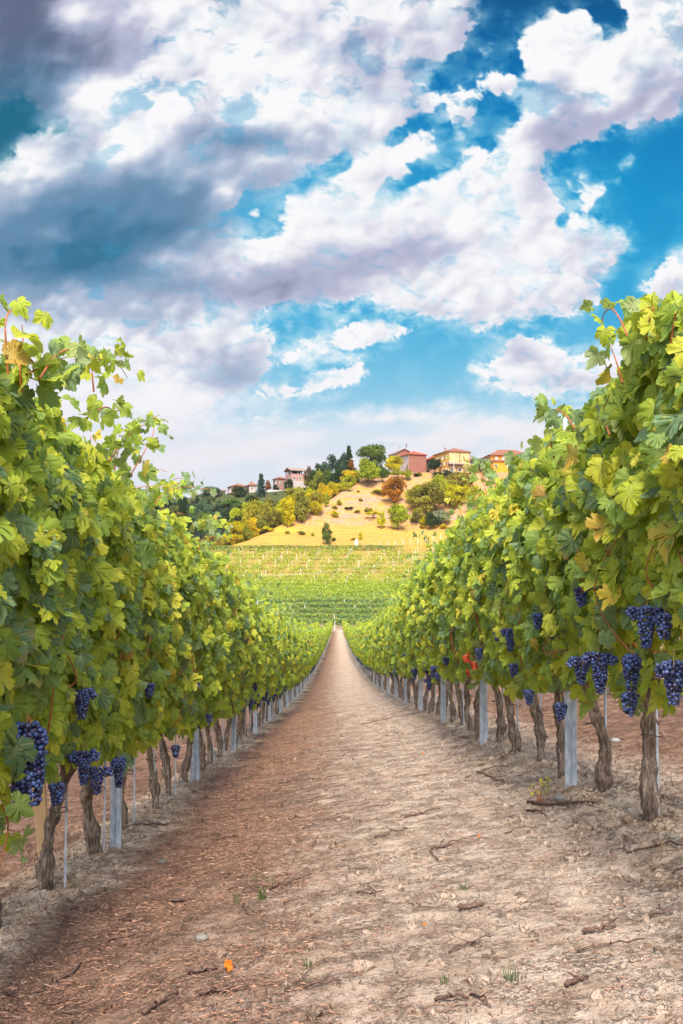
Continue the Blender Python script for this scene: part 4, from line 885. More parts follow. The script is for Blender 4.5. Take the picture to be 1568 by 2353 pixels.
v = [(700, 780, 175, 335, 'blue', 'conifer', 'blue green spruce in front of the village houses', 462), (870, 735, 95, 90, 'dark', 'bush', 'small dark tree in front of the white retaining wall', 462), (1010, 660, 115, 165, 'dark', 'round', 'dark tree at the foot of the tower house', 462), (430, 640, 115, 75, 'dkred', 'round', 'dark reddish round tree before the long village house', 472), (450, 780, 210, 190, 'dark', 'round', 'dark green tree below the long village house', 466), (170, 820, 270, 235, 'hazy', 'round', 'hazy green tree at the left end of the village', 468),
     (10, 830, 190, 150, 'hazy', 'round', 'pale hazy tree farthest left on the ridge', 474), (350, 920, 260, 200, 'green', 'round', 'mid green tree under the village', 450), (320, 1080, 300, 260, 'hazy', 'round', 'greyish green tree low under the village', 440), (110, 1060, 220, 220, 'hazy', 'round', 'soft green tree at the lower left of the wood', 452), (450, 1080, 190, 255, 'ygreen', 'round', 'pale yellow green tree between the village wood and the belt', 425),
     (640, 1075, 300, 330, 'ygreen', 'round', 'large yellow green tree in the lower wood', 418), (830, 1005, 280, 280, 'olive', 'round', 'olive green tree below the retaining wall', 424), (950, 1010, 210, 270, 'yellow', 'tall', 'golden yellow tree on the inner edge of the lower wood', 408), (750, 1132, 185, 120, 'gold', 'flat', 'small golden umbrella shaped tree at the field corner', 386), (550, 1165, 320, 140, 'olive', 'bush', 'long olive thicket at the lower left field edge', 392), (1085, 960, 210, 300, 'yellow', 'tall', 'bright yellow leaning tree at the belt foot', 402), (860, 620, 80, 70, 'dark', 'bush', 'small dark shrub beside the low village house', 474), (600, 760, 150, 90, 'dark', 'bush', 'dark scrub at the foot of the spruce', 458), (780, 560, 80, 60, 'rust', 'bush', 'brownish shrub right of the spruce top', 476), (700, 860, 220, 140, 'green', 'bush', 'green thicket under the spruce', 440), (420, 1250, 320, 170, 'olive', 'bush', 'dull green thicket behind the left vine tops', 405), (200, 1270, 300, 230, 'grey', 'bush', 'grey green thicket farthest left below the wood', 420)]
for *b, Y in v: T(*b, f=c5, sc=3.92, Y=Y)
r_ = [(462, 342, 40, 35, 'dark', 'bush', 'tiny dark shrub on the lawn below the brick house', 'bush'), (490, 336, 36, 36, 'olive', 'bush', 'tiny olive shrub right of the tiny dark one', 'bush'), (601, 312, 92, 105, 'dark', 'round', 'dark round tree between the brick and the yellow house', 'tree'), (665, 362, 135, 78, 'dark', 'bush', 'dark wide bush in front of the yellow house', 'bush'), (540, 615, 270, 215, 'olive', 'round', 'big olive tree right of the orange tree', 'tree'),
      (470, 565, 150, 155, 'bright', 'round', 'yellow green tree touching the orange tree on its right', 'tree'), (640, 545, 150, 205, 'ygreen', 'round', 'yellow green tree above the big olive one', 'tree'), (745, 580, 150, 165, 'yellow', 'round', 'bright yellow tree near the right vine edge', 'tree'), (795, 455, 190, 140, 'olive', 'round', 'olive tree under the yellow house terrace', 'tree'), (855, 545, 120, 135, 'yellow', 'round', 'second bright yellow tree half hidden by the right vines', 'tree'),
      (650, 700, 145, 115, 'grey', 'willow', 'grey green willowy shrub on the lower right slope', 'bush'), (575, 722, 110, 120, 'dark', 'bush', 'dark bush beside the grey green shrub', 'bush'), (470, 700, 110, 130, 'olive', 'bush', 'dull bush right of the big round tree', 'bush'), (528, 700, 70, 80, 'yellow', 'bush', 'yellow bush in front of the dull one', 'bush'), (860, 325, 95, 85, 'reed', 'willow', 'straw coloured feathery shrub right of the lamp post', 'bush'), (960, 310, 120, 95, 'grey', 'round', 'greyish tree left of the orange house annex', 'tree'), (700, 480, 210, 125, 'olive', 'bush', 'olive thicket below the dark wide bush', 'bush'), (620, 440, 120, 90, 'ygreen', 'bush', 'yellow green shrub at the lawn edge', 'bush'),
      (515, 722, 50, 25, 'yellow', 'bush', 'first tiny yellow shrub at the foot of the slope', 'bush'), (603, 724, 40, 28, 'gold', 'bush', 'second tiny golden shrub at the foot of the slope', 'bush'), (665, 726, 60, 38, 'gold', 'bush', 'largest golden shrub at the foot of the slope', 'bush'), (520, 300, 90, 28, 'olive', 'bush', 'clipped hedge at the foot of the brick house', 'bush'), (905, 620, 130, 200, 'ygreen', 'round', 'yellow green tree hidden behind the right vine edge', 'tree')]
for *b, cat in r_: T(*b[:7], cat=cat, f=c7, sc=2.6133)

# the wood that fills the gully between the field and the village
def wood():
    g = random.Random(5); spots = []; tries = 0
    while len(spots) < 190 and tries < 16000:
        tries += 1; Y = g.uniform(378, 466); X = g.uniform(-105, 14); xb = float(np.interp(Y, _xby, _xbx))
        if X > xb-5: continue
        if any((X-a)**2+(Y-b)**2 < 30 for a, b in spots): continue
        px = VPX+X*FD/Y; hmax = (HZ-np.interp(px, [430, 480, 520, 600, 680, 720, 800, 860], [1140, 1138, 1152, 1150, 1140, 1124, 1112, 1108]))/FD*Y-gz1(X, Y)
        h = min(g.uniform(7, 13), hmax)
        if h < (2.2 if Y > 438 else 3.5): continue
        spots.append((X, Y)); near_edge = (xb-X) < 22
        if px < 560: col = g.choice(['hazy', 'hazy', 'green', 'blue', 'dark'])
        elif px < 640: col = g.choice(['hazy', 'green', 'olive', 'ygreen', 'ygreen'])
        else: col = g.choice(['olive', 'ygreen', 'yellow', 'bright', 'ygreen']) if near_edge else g.choice(['ygreen', 'ygreen', 'olive', 'bright', 'olive'])
        wd = {'hazy': 'hazy grey green', 'green': 'mid green', 'blue': 'bluish green', 'dark': 'dark green', 'olive': 'olive', 'ygreen': 'yellow green', 'yellow': 'yellow', 'bright': 'bright yellow green'}[col]
        root = empty('tree', (X, Y, gz1(X, Y)-.4), g.uniform(0, 6), f'{wd} tree massed in the wood between the golden field and the village', 'tree', f'{wd} trees of the gully wood')
        k = g.choice(['round', 'round', 'tall', 'loose']); w = h*g.uniform(.75, 1.05)
        for nm, me, s in (('crown', g.choice(CR[k]), (w*1.1, w*1.1, h+.4)), ('trunk', LM[k], (w*.8, w*.8, h))):
            o = link(nm, me, root); o.scale = s; o.color = (*[q*g.uniform(.85, 1.15) for q in COLS[col]], 1)
wood()
def edge_belt():
    g = random.Random(21)
    for k in range(34):
        t = k/33; Y = 368+78*t+g.uniform(-2, 2); X = float(np.interp(Y, _xby, _xbx))-g.uniform(1.5, 8)-2*(1-t); h = g.uniform(6.5, 10.5)*(1-.15*t)
        col = g.choice(['yellow', 'ygreen', 'bright', 'olive', 'ygreen', 'gold']); wd = {'yellow': 'yellow', 'ygreen': 'yellow green', 'bright': 'bright green', 'olive': 'olive', 'gold': 'golden'}[col]
        root = empty('tree', (X, Y, gz1(X, Y)-.4), g.uniform(0, 6), f'{wd} tree in the belt along the left edge of the golden field', 'tree', f'{wd} trees of the field edge belt'); kk = g.choice(['round', 'tall', 'round', 'loose']); w = h*g.uniform(.8, 1.1)
        for nm, me, s in (('crown', g.choice(CR[kk]), (w*1.1, w*1.1, h+.4)), ('trunk', LM[kk], (w*.8, w*.8, h))):
            o = link(nm, me, root); o.scale = s; o.color = (*[q*g.uniform(.85, 1.15) for q in COLS[col]], 1)
edge_belt()
# ---------------------------------------------------------------- houses
MROOF = None
def roof_mat(name, a, b):
    m = N(name); P = m.pos((1, 1, 1), 'Object'); sx = m.n('SeparateXYZ', i_0=P)
    w = m.math('SINE', m.math('MULTIPLY', m.math('ADD', sx.outputs[0], m.math('MULTIPLY', sx.outputs[1], .7)), 22.0)); n = m.noise(P, 1.7, 5, .7)
    c = m.ramp(n, [(.3, a), (.7, b)]); c = m.mix(m.mr(w, .3, 1, 0, .3), c, tuple(v*.55 for v in a)); return m.end(m.pbr(c, .9, .15, 0, m.bump(w, .4, .05)))
MR_RED = roof_mat('red roof tiles', (.26, .055, .035), (.38, .10, .06)); MR_BRN = roof_mat('weathered roof tiles', (.15, .06, .035), (.32, .14, .085)); MR_GREY = roof_mat('grey brown roof tiles', (.19, .14, .12), (.34, .25, .2))
def brick():
    m = N('red brick'); t = m.n('TexBrick', i_Scale=1.0); t.inputs['Brick Width'].default_value = .5; t.inputs['Row Height'].default_value = .14; t.inputs['Mortar Size'].default_value = .02
    P = m.pos((1, 1, 1), 'Object'); sx = m.n('SeparateXYZ', i_0=P); cx = m.n('CombineXYZ', i_0=m.math('ADD', sx.outputs[0], sx.outputs[1]), i_1=sx.outputs[2]); m.t.links.new(cx.outputs[0], t.inputs['Vector'])
    m.put(t.inputs['Color1'], (.19, .055, .036)); m.put(t.inputs['Color2'], (.26, .09, .06)); m.put(t.inputs['Mortar'], (.25, .15, .115)); n = m.noise(P, .6, 4, .6)
    return m.end(m.pbr(m.mix(m.math('MULTIPLY', m.mr(n, .4, .7), .35), t.outputs[0], (.28, .13, .09)), .92, .15))
MBRICK = brick()
MPLW = simple('white plaster wall', (.40, .34, .32), .9, .15, 0, .12, .8); MPLY = simple('yellow plaster wall', (.56, .31, .045), .9, .15, 0, .12, .7); MPLB = simple('beige plaster wall', (.50, .35, .17), .9, .15, 0, .08, .6); MPLO = simple('orange plaster wall', (.66, .26, .025), .9, .15, 0, .1, .6)
MPLP = simple('pink plaster wall', (.33, .19, .16), .9, .15, 0, .14, .7); MPLBR = simple('brown plaster wall', (.24, .14, .11), .9, .15, 0, .14, .7); MPLG = simple('pale concrete wall', (.46, .43, .41), .9, .15, 0, .2, .5)
MDARK = simple('dark window glass', (.035, .04, .05), .15, .5); MSHUT = simple('white shutters', (.75, .70, .62), .7); MBEAM = simple('dark timber', (.14, .07, .045), .8); MIRON = simple('grey iron', (.3, .3, .32), .5, .4, .4); MCHIM = simple('chimney brick', (.34, .16, .11), .9)
def block(root, w, d, h, wall, roof, x=0., y=0., rise=1.6, ov=.6, kind='hip', ridge='x', z0=-4.0, side=None, nm='wall'):
    """a walled volume, front face at y, w wide and d deep, roof with eaves"""
    o = MB(); o.box(x, y, z0, x+w, y+d, h)
    if kind == 'gable' and ridge == 'y': o.add([(x, y, h), (x+w, y, h), (x+w/2, y, h+rise*.93), (x, y+d, h), (x+w, y+d, h), (x+w/2, y+d, h+rise*.93)], [(0, 1, 2), (5, 4, 3), (0, 2, 5, 3), (1, 4, 5, 2)])
    if kind == 'gable' and ridge == 'x': o.add([(x, y, h), (x, y+d, h), (x, y+d/2, h+rise*.93), (x+w, y, h), (x+w, y+d, h), (x+w, y+d/2, h+rise*.93)], [(0, 2, 1), (3, 4, 5), (0, 3, 5, 2), (1, 2, 5, 4)])
    wo_ = o.build(nm, wall, root)
    if side is not None:
        s = MB(); s.box(x-.06, y+.04, z0, x-.003, y+d-.04, h-.02); s.build('side_wall', side, root)
    a, b, c, e = x-ov, x+w+ov, y-ov, y+d+ov; t = .16; z = h-.12; r = MB()
    if kind == 'hip':
        k = min(w, d)/2
        if w >= d: R1, R2 = (x+k*.95, y+d/2, h+rise), (x+w-k*.95, y+d/2, h+rise)
        else: R1, R2 = (x+w/2, y+k*.95, h+rise), (x+w/2, y+d-k*.95, h+rise)
        V = [(a, c, z), (b, c, z), (b, e, z), (a, e, z), (a, c, z+t), (b, c, z+t), (b, e, z+t), (a, e, z+t), R1, R2]
        F = [(3, 2, 1, 0), (0, 1, 5, 4), (1, 2, 6, 5), (2, 3, 7, 6), (3, 0, 4, 7)]
        F += [(4, 5, 9, 8), (5, 6, 9), (6, 7, 8, 9), (7, 4, 8)] if w >= d else [(4, 5, 8), (5, 6, 9, 8), (6, 7, 9), (7, 4, 8, 9)]
        r.add(V, F)
    elif kind == 'gable':
        if ridge == 'y': pr = [(a, z), (x+w/2, h+rise), (b, z), (b, z+t), (x+w/2, h+rise+t), (a, z+t)]; V = [(p, q_, s) for q_ in (c, e) for p, s in pr]
        else: pr = [(c, z), (y+d/2, h+rise), (e, z), (e, z+t), (y+d/2, h+rise+t), (c, z+t)]; V = [(q_, p, s) for q_ in (a, b) for p, s in pr]
        F = [(0, 1, 7, 6), (1, 2, 8, 7), (2, 3, 9, 8), (3, 4, 10, 9), (4, 5, 11, 10), (5, 0, 6, 11), (0, 5, 4, 1), (1, 4, 3, 2), (6, 7, 10, 11), (7, 8, 9, 10)]; r.add(V, F)
    else:                                                   # lean-to falling to the front
        V = [(a, c, z), (b, c, z), (b, y+d, h+rise), (a, y+d, h+rise)]; V += [(p, q_, s+t) for p, q_, s in V]; r.add(V, [(3, 2, 1, 0), (4, 5, 6, 7), (0, 1, 5, 4), (1, 2, 6, 5), (2, 3, 7, 6), (3, 0, 4, 7)])
    ro = r.build('roof', roof, root); return wo_, ro
def window(root, x, y, z, w, h, shut=None, face='front', nm='window'):
    """frame with pane, on the front (at y) or the left side (at x)"""
    if face == 'front':
        f = MB(); f.box(x-.08, y-.07, z-.08, x+w+.08, y-.004, z).box(x-.08, y-.07, z+h, x+w+.08, y-.004, z+h+.08).box(x-.08, y-.07, z, x, y-.004, z+h).box(x+w, y-.07, z, x+w+.08, y-.004, z+h).box(x+w/2-.03, y-.06, z, x+w/2+.03, y-.035, z+h); fo = f.build(nm, MSHUT, root)
        MB().box(x+.003, y-.03, z+.003, x+w-.003, y-.005, z+h-.003).build('pane', shut or MDARK, fo)
    else:
        f = MB(); f.box(x-.13, y-.08, z-.08, x-.062, y+w+.08, z).box(x-.13, y-.08, z+h, x-.062, y+w+.08, z+h+.08).box(x-.13, y-.08, z, x-.062, y, z+h).box(x-.13, y+w, z, x-.062, y+w+.08, z+h); fo = f.build(nm, MSHUT, root)
        MB().box(x-.10, y+.003, z+.003, x-.063, y+w-.003, z+h-.003).build('pane', shut or MDARK, fo)
def chimney(ro, x, y, z, h=1.2):
    MB().box(x-.3, y-.3, z, x+.3, y+.3, z+h).box(x-.4, y-.4, z+h+.003, x+.4, y+.4, z+h+.15).build('chimney', MCHIM, ro)
def antenna(ro, x, y, z, h=2., n=4):
    mb = MB(); mb.tube([(x, y, z-.6), (x, y, z+h)], .045, 5)
    for k in range(n): mb.tube([(x-.55+.05*k, y, z+h-.12-.25*k), (x+.55-.05*k, y, z+h-.12-.25*k)], .03, 4)
    mb.build('antenna', MIRON, ro)
def house(label, px, py, Y, yaw, cat='house', nm='house'):
    p = img(px, py, Y); return empty(nm, tuple(p), R(yaw), label, cat)
# ---- brick house: corner between the white side and the brick front
y = 458; u = y/FD; k = u/(3.2667*1.23278)                   # metres per pixel of the c8 crop
h1 = house('brick house with a red hipped roof and white side on the skyline', *c8(250, 320), y, 20, nm='brick_house')
wall, ro = block(h1, 180*k, 10.5, 138*k, MBRICK, MR_RED, rise=2.1, side=MPLW)
for q, zz in ((2, 1.1), (4.6, 1.1), (7.2, 1.1), (2, 4.2), (4.6, 4.2), (7.2, 4.2)): window(h1, 0, q, zz, .9, 1.7, None, 'side')
MB().box(-.13, .6, -.3, -.062, 1.7, 2.0).build('door', MBEAM, h1)
wall2, ro2 = block(h1, 8.0, 9.5, 172*k, MBRICK, MR_GREY, x=-1.2, y=11.3, rise=2.2, kind='gable', ridge='y', side=MPLW, nm='rear_wall')
chimney(ro2, 6, 14, 172*k+.6); antenna(ro2, 1.0, 13, 172*k+1.2, 2.4)
mb = MB(); mb.tube([(4.2, 12, 172*k+2.2), (4.2, 12, 172*k+4.6)], .05, 5); mb.tube([(4.2, 12, 172*k+3.2), (4.25, 12, 172*k+4.0), (4.15, 12, 172*k+4.9)], [.22, .28, .12], 6); mb.tube([(3.9, 12, 172*k+4.2), (4.6, 12, 172*k+4.5)], .06, 5); mb.build('weather_vane', MBEAM, ro2)
# ---- yellow house
h2 = house('yellow house with beige panelled front, brown porch and tiled roof', *c8(616, 350), 452, 19, nm='yellow_house'); k = 452/FD/(3.2667*1.23278)
W2 = 215*k/math.cos(R(19)); H2 = 195*k
wall, ro = block(h2, W2, 15.5, H2, MPLB, MR_BRN, rise=2.3, side=MPLY)
for xx in (0.0, W2*.5, W2*.97): MB().box(xx, -.09, 88*k, xx+.28, -.003, H2-.14).build('pilaster', MBEAM, h2)
MB().box(-.25, -1.2, 64*k, W2+.2, -.1, 66*k+.1).build('porch_floor', MBEAM, h2)
mb = MB(); z = 88*k; mb.add([(-.3, -1.5, z-.7), (W2+.3, -1.5, z-.7), (W2+.3, -.004, z), (-.3, -.004, z), (-.3, -1.5, z-.55), (W2+.3, -1.5, z-.55), (W2+.3, -.004, z+.15), (-.3, -.004, z+.15)], [(3, 2, 1, 0), (4, 5, 6, 7), (0, 1, 5, 4), (1, 2, 6, 5), (2, 3, 7, 6), (3, 0, 4, 7)]); mb.build('porch_roof', MR_GREY, h2)
for xx in (.2, W2*.33, W2*.66, W2-.3): MB().box(xx, -1.3, -1.4, xx+.3, -1.0, 64*k-.003).build('pillar', MBEAM, h2)
for xx in (1.2, W2*.45, W2*.72): window(h2, xx, 0, .6, 1.5, 1.3)
for q in range(6):
    for zz in (.7, 3.6, 6.4): window(h2, 0, 1.0+q*2.3, zz, .9, 1.4, MDARK if (q+int(zz)) % 2 else MSHUT, 'side')
bal = MB(); bal.box(-1.1, 6.0, 3.3, -.064, 9.0, 3.42); 
for q in range(9): bal.box(-1.08, 6.0+q*.36, 3.423, -1.05, 6.04+q*.36, 4.3)
bal.box(-1.1, 6.0, 4.303, -1.04, 9.0, 4.36).build('balcony', MIRON, h2)
chimney(ro, 1.2, 5.5, H2+.3, 1.7); antenna(ro, 2.2, 9.5, H2+2, 1.6, 3); chimney(ro, W2-2, 9, H2+.6, 1.2)
w3, r3 = block(h2, 3.6, 8, H2*.68, MPLBR, MR_BRN, x=W2+.02, y=2.5, rise=1.4, kind='lean', nm='side_wing'); MB().box(W2+1., 2.42, H2*.45, W2+2.6, 2.497, H2*.6).build('window', MDARK, h2)
w4, r4 = block(h2, 8.0, 7, H2*.80, MPLBR, MR_RED, x=-2.0, y=15.6, rise=2.3, nm='rear_wall')
# ---- orange house
h3 = house('long orange house with white shutters, the rightmost on the skyline', *c8(1035, 330), 456, 8, nm='orange_house'); k = 456/FD/(3.2667*1.23278)
W3 = 400*k; wall, ro = block(h3, W3, 13, 150*k, MPLO, MR_BRN, rise=3.4, ov=1.1, y=4.2, side=MPLY)
for q, xx in enumerate((2.2, 5.4, 7.8, 10.6, 14, 17)): window(h3, xx, 4.2, 5.2, 1.0, 1.5, MSHUT)
for q, xx in enumerate((2.2, 5.4, 7.8, 10.6, 14, 17)): window(h3, xx, 4.2, 1.6, 1.0, 1.7, MSHUT)
chimney(ro, 4.6, 9, 150*k+1.2, 1.7); antenna(ro, 10.5, 10.5, 150*k+3.2, 2.6, 3)
w5, r5 = block(h3, 8.6, 4.0, 82*k, MPLO, MR_BRN, x=-2.4, y=0.1, rise=1.2, kind='lean', nm='annex_wall'); window(h3, .6, .1, 1.5, 1.2, 1.2)
MB().box(-2.0, .02, -.4, -1.0, .097, 1.7).build('door', MBEAM, h3)
# low connecting roofs between the yellow and the orange house
h3b = house('low brown shed between the yellow and the orange house', *c8(905, 300), 458, 5, 'shed', 'shed'); block(h3b, 9.5, 5, 55*k, MPLBR, MR_BRN, rise=1.0, kind='gable', ridge='x'); MB().box(3, -.08, 0, 5, -.003, 1.9).build('door', MBEAM, h3b)
# lamp post and pole
p = img(*c8(668, 356), 440); lp = empty('lamp_post', tuple(p), 0, 'tall pale lamp post in front of the yellow house', 'lamp post'); hh = 165*440/FD/(3.2667*1.23278)
MB().tube([(0, 0, -1), (0, 0, hh)], [.13, .09], 8).build('pole', MWHITEPOST, lp); MB().box(-.35, -.15, hh, .35, .15, hh+.14).build('lamp_head', MIRON, lp)
p = img(*c8(1033, 300), 448); o = MB().tube([(0, 0, -2), (0, 0, 122*448/FD/(3.2667*1.23278))], .11, 8).build('utility_pole', MBEAM); o.location = p; tag(o, 'brown utility pole at the left corner of the orange house', 'pole')
a = img(*c8(668, 205), 440); b = img(*c8(1033, 195), 448); t = np.linspace(0, 1, 14)[:, None]; P = a*(1-t)+b*t; P[:, 2] -= 1.2*np.sin(np.pi*t[:, 0])
o = MB().tube(P, .035, 4).build('power_line', MIRON); tag(o, 'thin power line from the lamp post to the brown pole', 'cable')
# ---- tower house and neighbours on the left ridge
k = 472/FD/(3.92*1.23278)
h4 = house('pink tower house with an open loggia under its roof on the ridge', *c5(1035, 545), 472, 24, nm='tower_house'); Wt = 150*k/math.cos(R(24)); Ht = 110*k
MB().box(0, 0, -1.5, Wt, 7.6, Ht).build('wall', MPLP, h4); L0 = Ht+.003; L1 = Ht+36*k
for xx, yy in ((0, 0), (Wt*.47, 0), (Wt-.35, 0), (0, 3.6), (0, 7.25), (Wt-.35, 7.25), (Wt-.35, 3.6)): MB().box(xx, yy, L0, xx+.35, yy+.35, L1).build('pillar', MPLP, h4)
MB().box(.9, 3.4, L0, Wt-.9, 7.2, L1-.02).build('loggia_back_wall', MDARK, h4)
block(h4, Wt, 7.6, L1+.02, MBEAM, MR_GREY, rise=1.5, kind='gable', ridge='x', z0=L1+.004, ov=.7, nm='eaves')
window(h4, 1.0, 0, Ht*.42, .9, 1.3); window(h4, 4.0, 0, Ht*.42, .9, 1.3); window(h4, 0.064, 2.2, Ht*.4, .9, 1.2, None, 'side')
MB().box(-.3, -2.2, -3.0, Wt+1.2, -.003, .25*Ht).build('terrace_base', MPLW, h4)
h5 = house('low pink and brown house just left of the tower house', *c5(880, 600), 474, 22, nm='low_house'); block(h5, 95*k, 6.2, 112*k, MPLBR, MR_BRN, rise=1.2, side=MPLP); window(h5, 0, 1.2, 2.0, 1.1, 2.4, MSHUT, 'side'); window(h5, 1.2, 0, 2., .8, 1.1)
h6 = house('long village house with pink walls and broad red brown roof', *c5(375, 665), 486, 18, nm='village_house'); k6 = 486/FD/(3.92*1.23278); block(h6, 180*k6, 9.5, 92*k6, MPLP, MR_BRN, rise=1.7, side=MPLP)
for q in (1, 3.4, 6): window(h6, 0, q, 1.2, 1.0, 1.9, MSHUT, 'side')
for q in (1, 3, 5, 6.6): window(h6, q, 0, 1.2, .9, 1.6, MSHUT)
MB().box(-1.2, .5, .6, -.07, 8.8, .75).build('balcony', MPLG, h6)
antenna(h6, 3.4, 4, 92*k6+1.6, 1.6, 3)
h7 = house('narrow house with white lower storey behind the spruce', *c5(570, 690), 478, 18, nm='narrow_house'); block(h7, 85*k, 7, 128*k, MPLW, MR_BRN, rise=1.6, side=MPLP); window(h7, .8, 0, 3.3, .9, 1.2); window(h7, 2.1, 0, .6, .7, 1.9); chimney(h7, 1.6, 3, 128*k+.9, 1.)
h8 = house('tiny dark roofed hut at the left end of the village', *c5(235, 660), 492, 10, 'hut', 'hut'); block(h8, 70*k, 4, 40*k, MPLBR, MR_GREY, rise=.9); window(h8, 1, 0, .6, .8, .8)
p = img(*c5(770, 725), 466); rw = empty('retaining_wall', tuple(p), R(6), 'white retaining wall below the village houses', 'wall'); L = 205*466/FD/(3.92*1.23278); hw = 108*466/FD/(3.92*1.23278); MB().box(0, 0, -3, L, .6, hw).build('wall', MPLG, rw)
for q in range(6): MB().box(q*L/6+.3, -.22, -3, q*L/6+.6, -.003, hw-.1).build('buttress', MPLG, rw)
p = img(*c5(250, 745), 478); o = MB().box(0, 0, -3, 330*k, .5, 80*k).build('retaining_wall', MPLG); o.location = p; o.rotation_euler = (0, 0, R(4)); tag(o, 'grey garden wall half hidden by trees at the left of the village', 'wall')
# ---------------------------------------------------------------- things on the path
def straw_litter():
    g = np.random.default_rng(31); n = 150000
    y = 2.2+20*g.uniform(size=n)**1.7; x = np.where(g.uniform(size=n) < .5, g.normal(-.62, .36, n), g.uniform(-2.2, 2.4, n)); w = fbm(x*1.3+4, y*1.3, 3, 5)
    ok = g.uniform(size=n) < np.clip(.6+1.6*w, .06, 1); pale = (x > -.1) & (x < 1.1); ok &= ~(pale & (g.uniform(size=n) < .5)); ok &= ~((x > 1.35) & (g.uniform(size=n) < .3)); x, y = x[ok], y[ok]; n = len(x)
    L = g.gamma(1.5, .0058, n)+.003; L = np.minimum(L, .055); a = g.normal(.35, .95, n); el = g.normal(0, .16, n); wd = g.uniform(.0006, .0018, n)*(1+y*.03)
    d = np.stack([np.cos(a)*np.cos(el), np.sin(a)*np.cos(el), np.sin(el)], 1); s = np.stack([-np.sin(a), np.cos(a), 0*a], 1); up = np.array([[0, 0, 1.]])
    c = np.stack([x, y, near_z(x, y)+.004+np.abs(np.sin(el))*L*.4], 1); b = d*L[:, None]*.5; bend = up*(g.normal(0, .05, n)*L)[:, None]
    w1 = s*wd[:, None]; hh = up*wd[:, None]*1.1
    V = np.stack([c-b-w1, c-b+w1, c-b+hh, c+bend-w1, c+bend+w1, c+bend+hh, c+b-w1, c+b+w1, c+b+hh], 1).reshape(-1, 3)
    q = []
    for r in (0, 3): q += [(r, r+3, r+5, r+2), (r+2, r+5, r+4, r+1), (r+1, r+4, r+3, r)]
    F = (np.array(q)[None]+(np.arange(n)*9)[:, None, None]).reshape(-1, 4)
    o = link('straw_litter', mesh_np('straw_litter', V, F, MSTRAW, False)); tag(o, 'thin brown straw and bark litter scattered over the path', 'litter', None, 'stuff')
    # clods
    m = 11000; y = 2.2+14*g.uniform(size=m)**1.6; x = np.where(g.uniform(size=m) < .55, g.normal(1.45, .28, m), np.where(g.uniform(size=m) < .6, g.normal(-1.45, .25, m), g.uniform(-1.2, 1.4, m)))
    r = g.gamma(1.6, .0042, m)+.003; r = np.minimum(r, .03); iv, jf = _ICO[1]; sc = r[:, None]*g.uniform(.6, 1.2, (m, 3)); c = np.stack([x, y, near_z(x, y)+r*.15], 1)
    V = (c[:, None]+sc[:, None]*iv[None]*(1+.22*g.normal(size=(m, len(iv), 1)))).reshape(-1, 3); F = (jf[None]+(np.arange(m)*len(iv))[:, None, None]).reshape(-1, 3)
    o = link('soil_clods', mesh_np('soil_clods', V, F, MSOIL, False)); tag(o, 'crumbled dry soil clods along the foot of the rows', 'soil clods', None, 'stuff')
straw_litter()
def twig(P, r, label, k=6, mat=None, fork=True):
    r = r*.72; P = np.array(P, float); t_ = np.linspace(0, len(P)-1, 9); P = np.stack([np.interp(t_, np.arange(len(P)), P[:, q]) for q in range(3)], 1); ln_ = np.linalg.norm(P[-1]-P[0]); P[1:-1] += np.array([[rnd.gauss(0, .022)*ln_, rnd.gauss(0, .022)*ln_, abs(rnd.gauss(0, .006))] for _ in range(7)]); c = P[0].copy(); mb = MB(); n = len(P); rr = np.linspace(r, r*.55, n)*(1+.15*np.array([rnd.random() for _ in range(n)])); mb.tube(P-c, rr, k)
    if fork and n > 2: d = P[n//2]-c; mb.tube([d, d+np.array([rnd.gauss(0, .03), rnd.gauss(0, .03), .02])], [r*.6, r*.3], 5)
    o = mb.build('twig', mat or MTWIG, None, True); o.location = c; return tag(o, label, 'twig', 'pruned twigs lying on the path')
def gp(px, py, lift=.008):
    """ground point under a pixel close to the camera"""
    yy = np.arange(2.2, 60, .02); xx = (px-VPX)/FD*yy; d = gz(xx, yy)-(HZ-py)/FD*yy; i = int(np.argmax(d > 0)); y = yy[i]; x = xx[i]
    return np.array([x, y, float(near_z(np.array([x]), np.array([y]))[0])+lift])
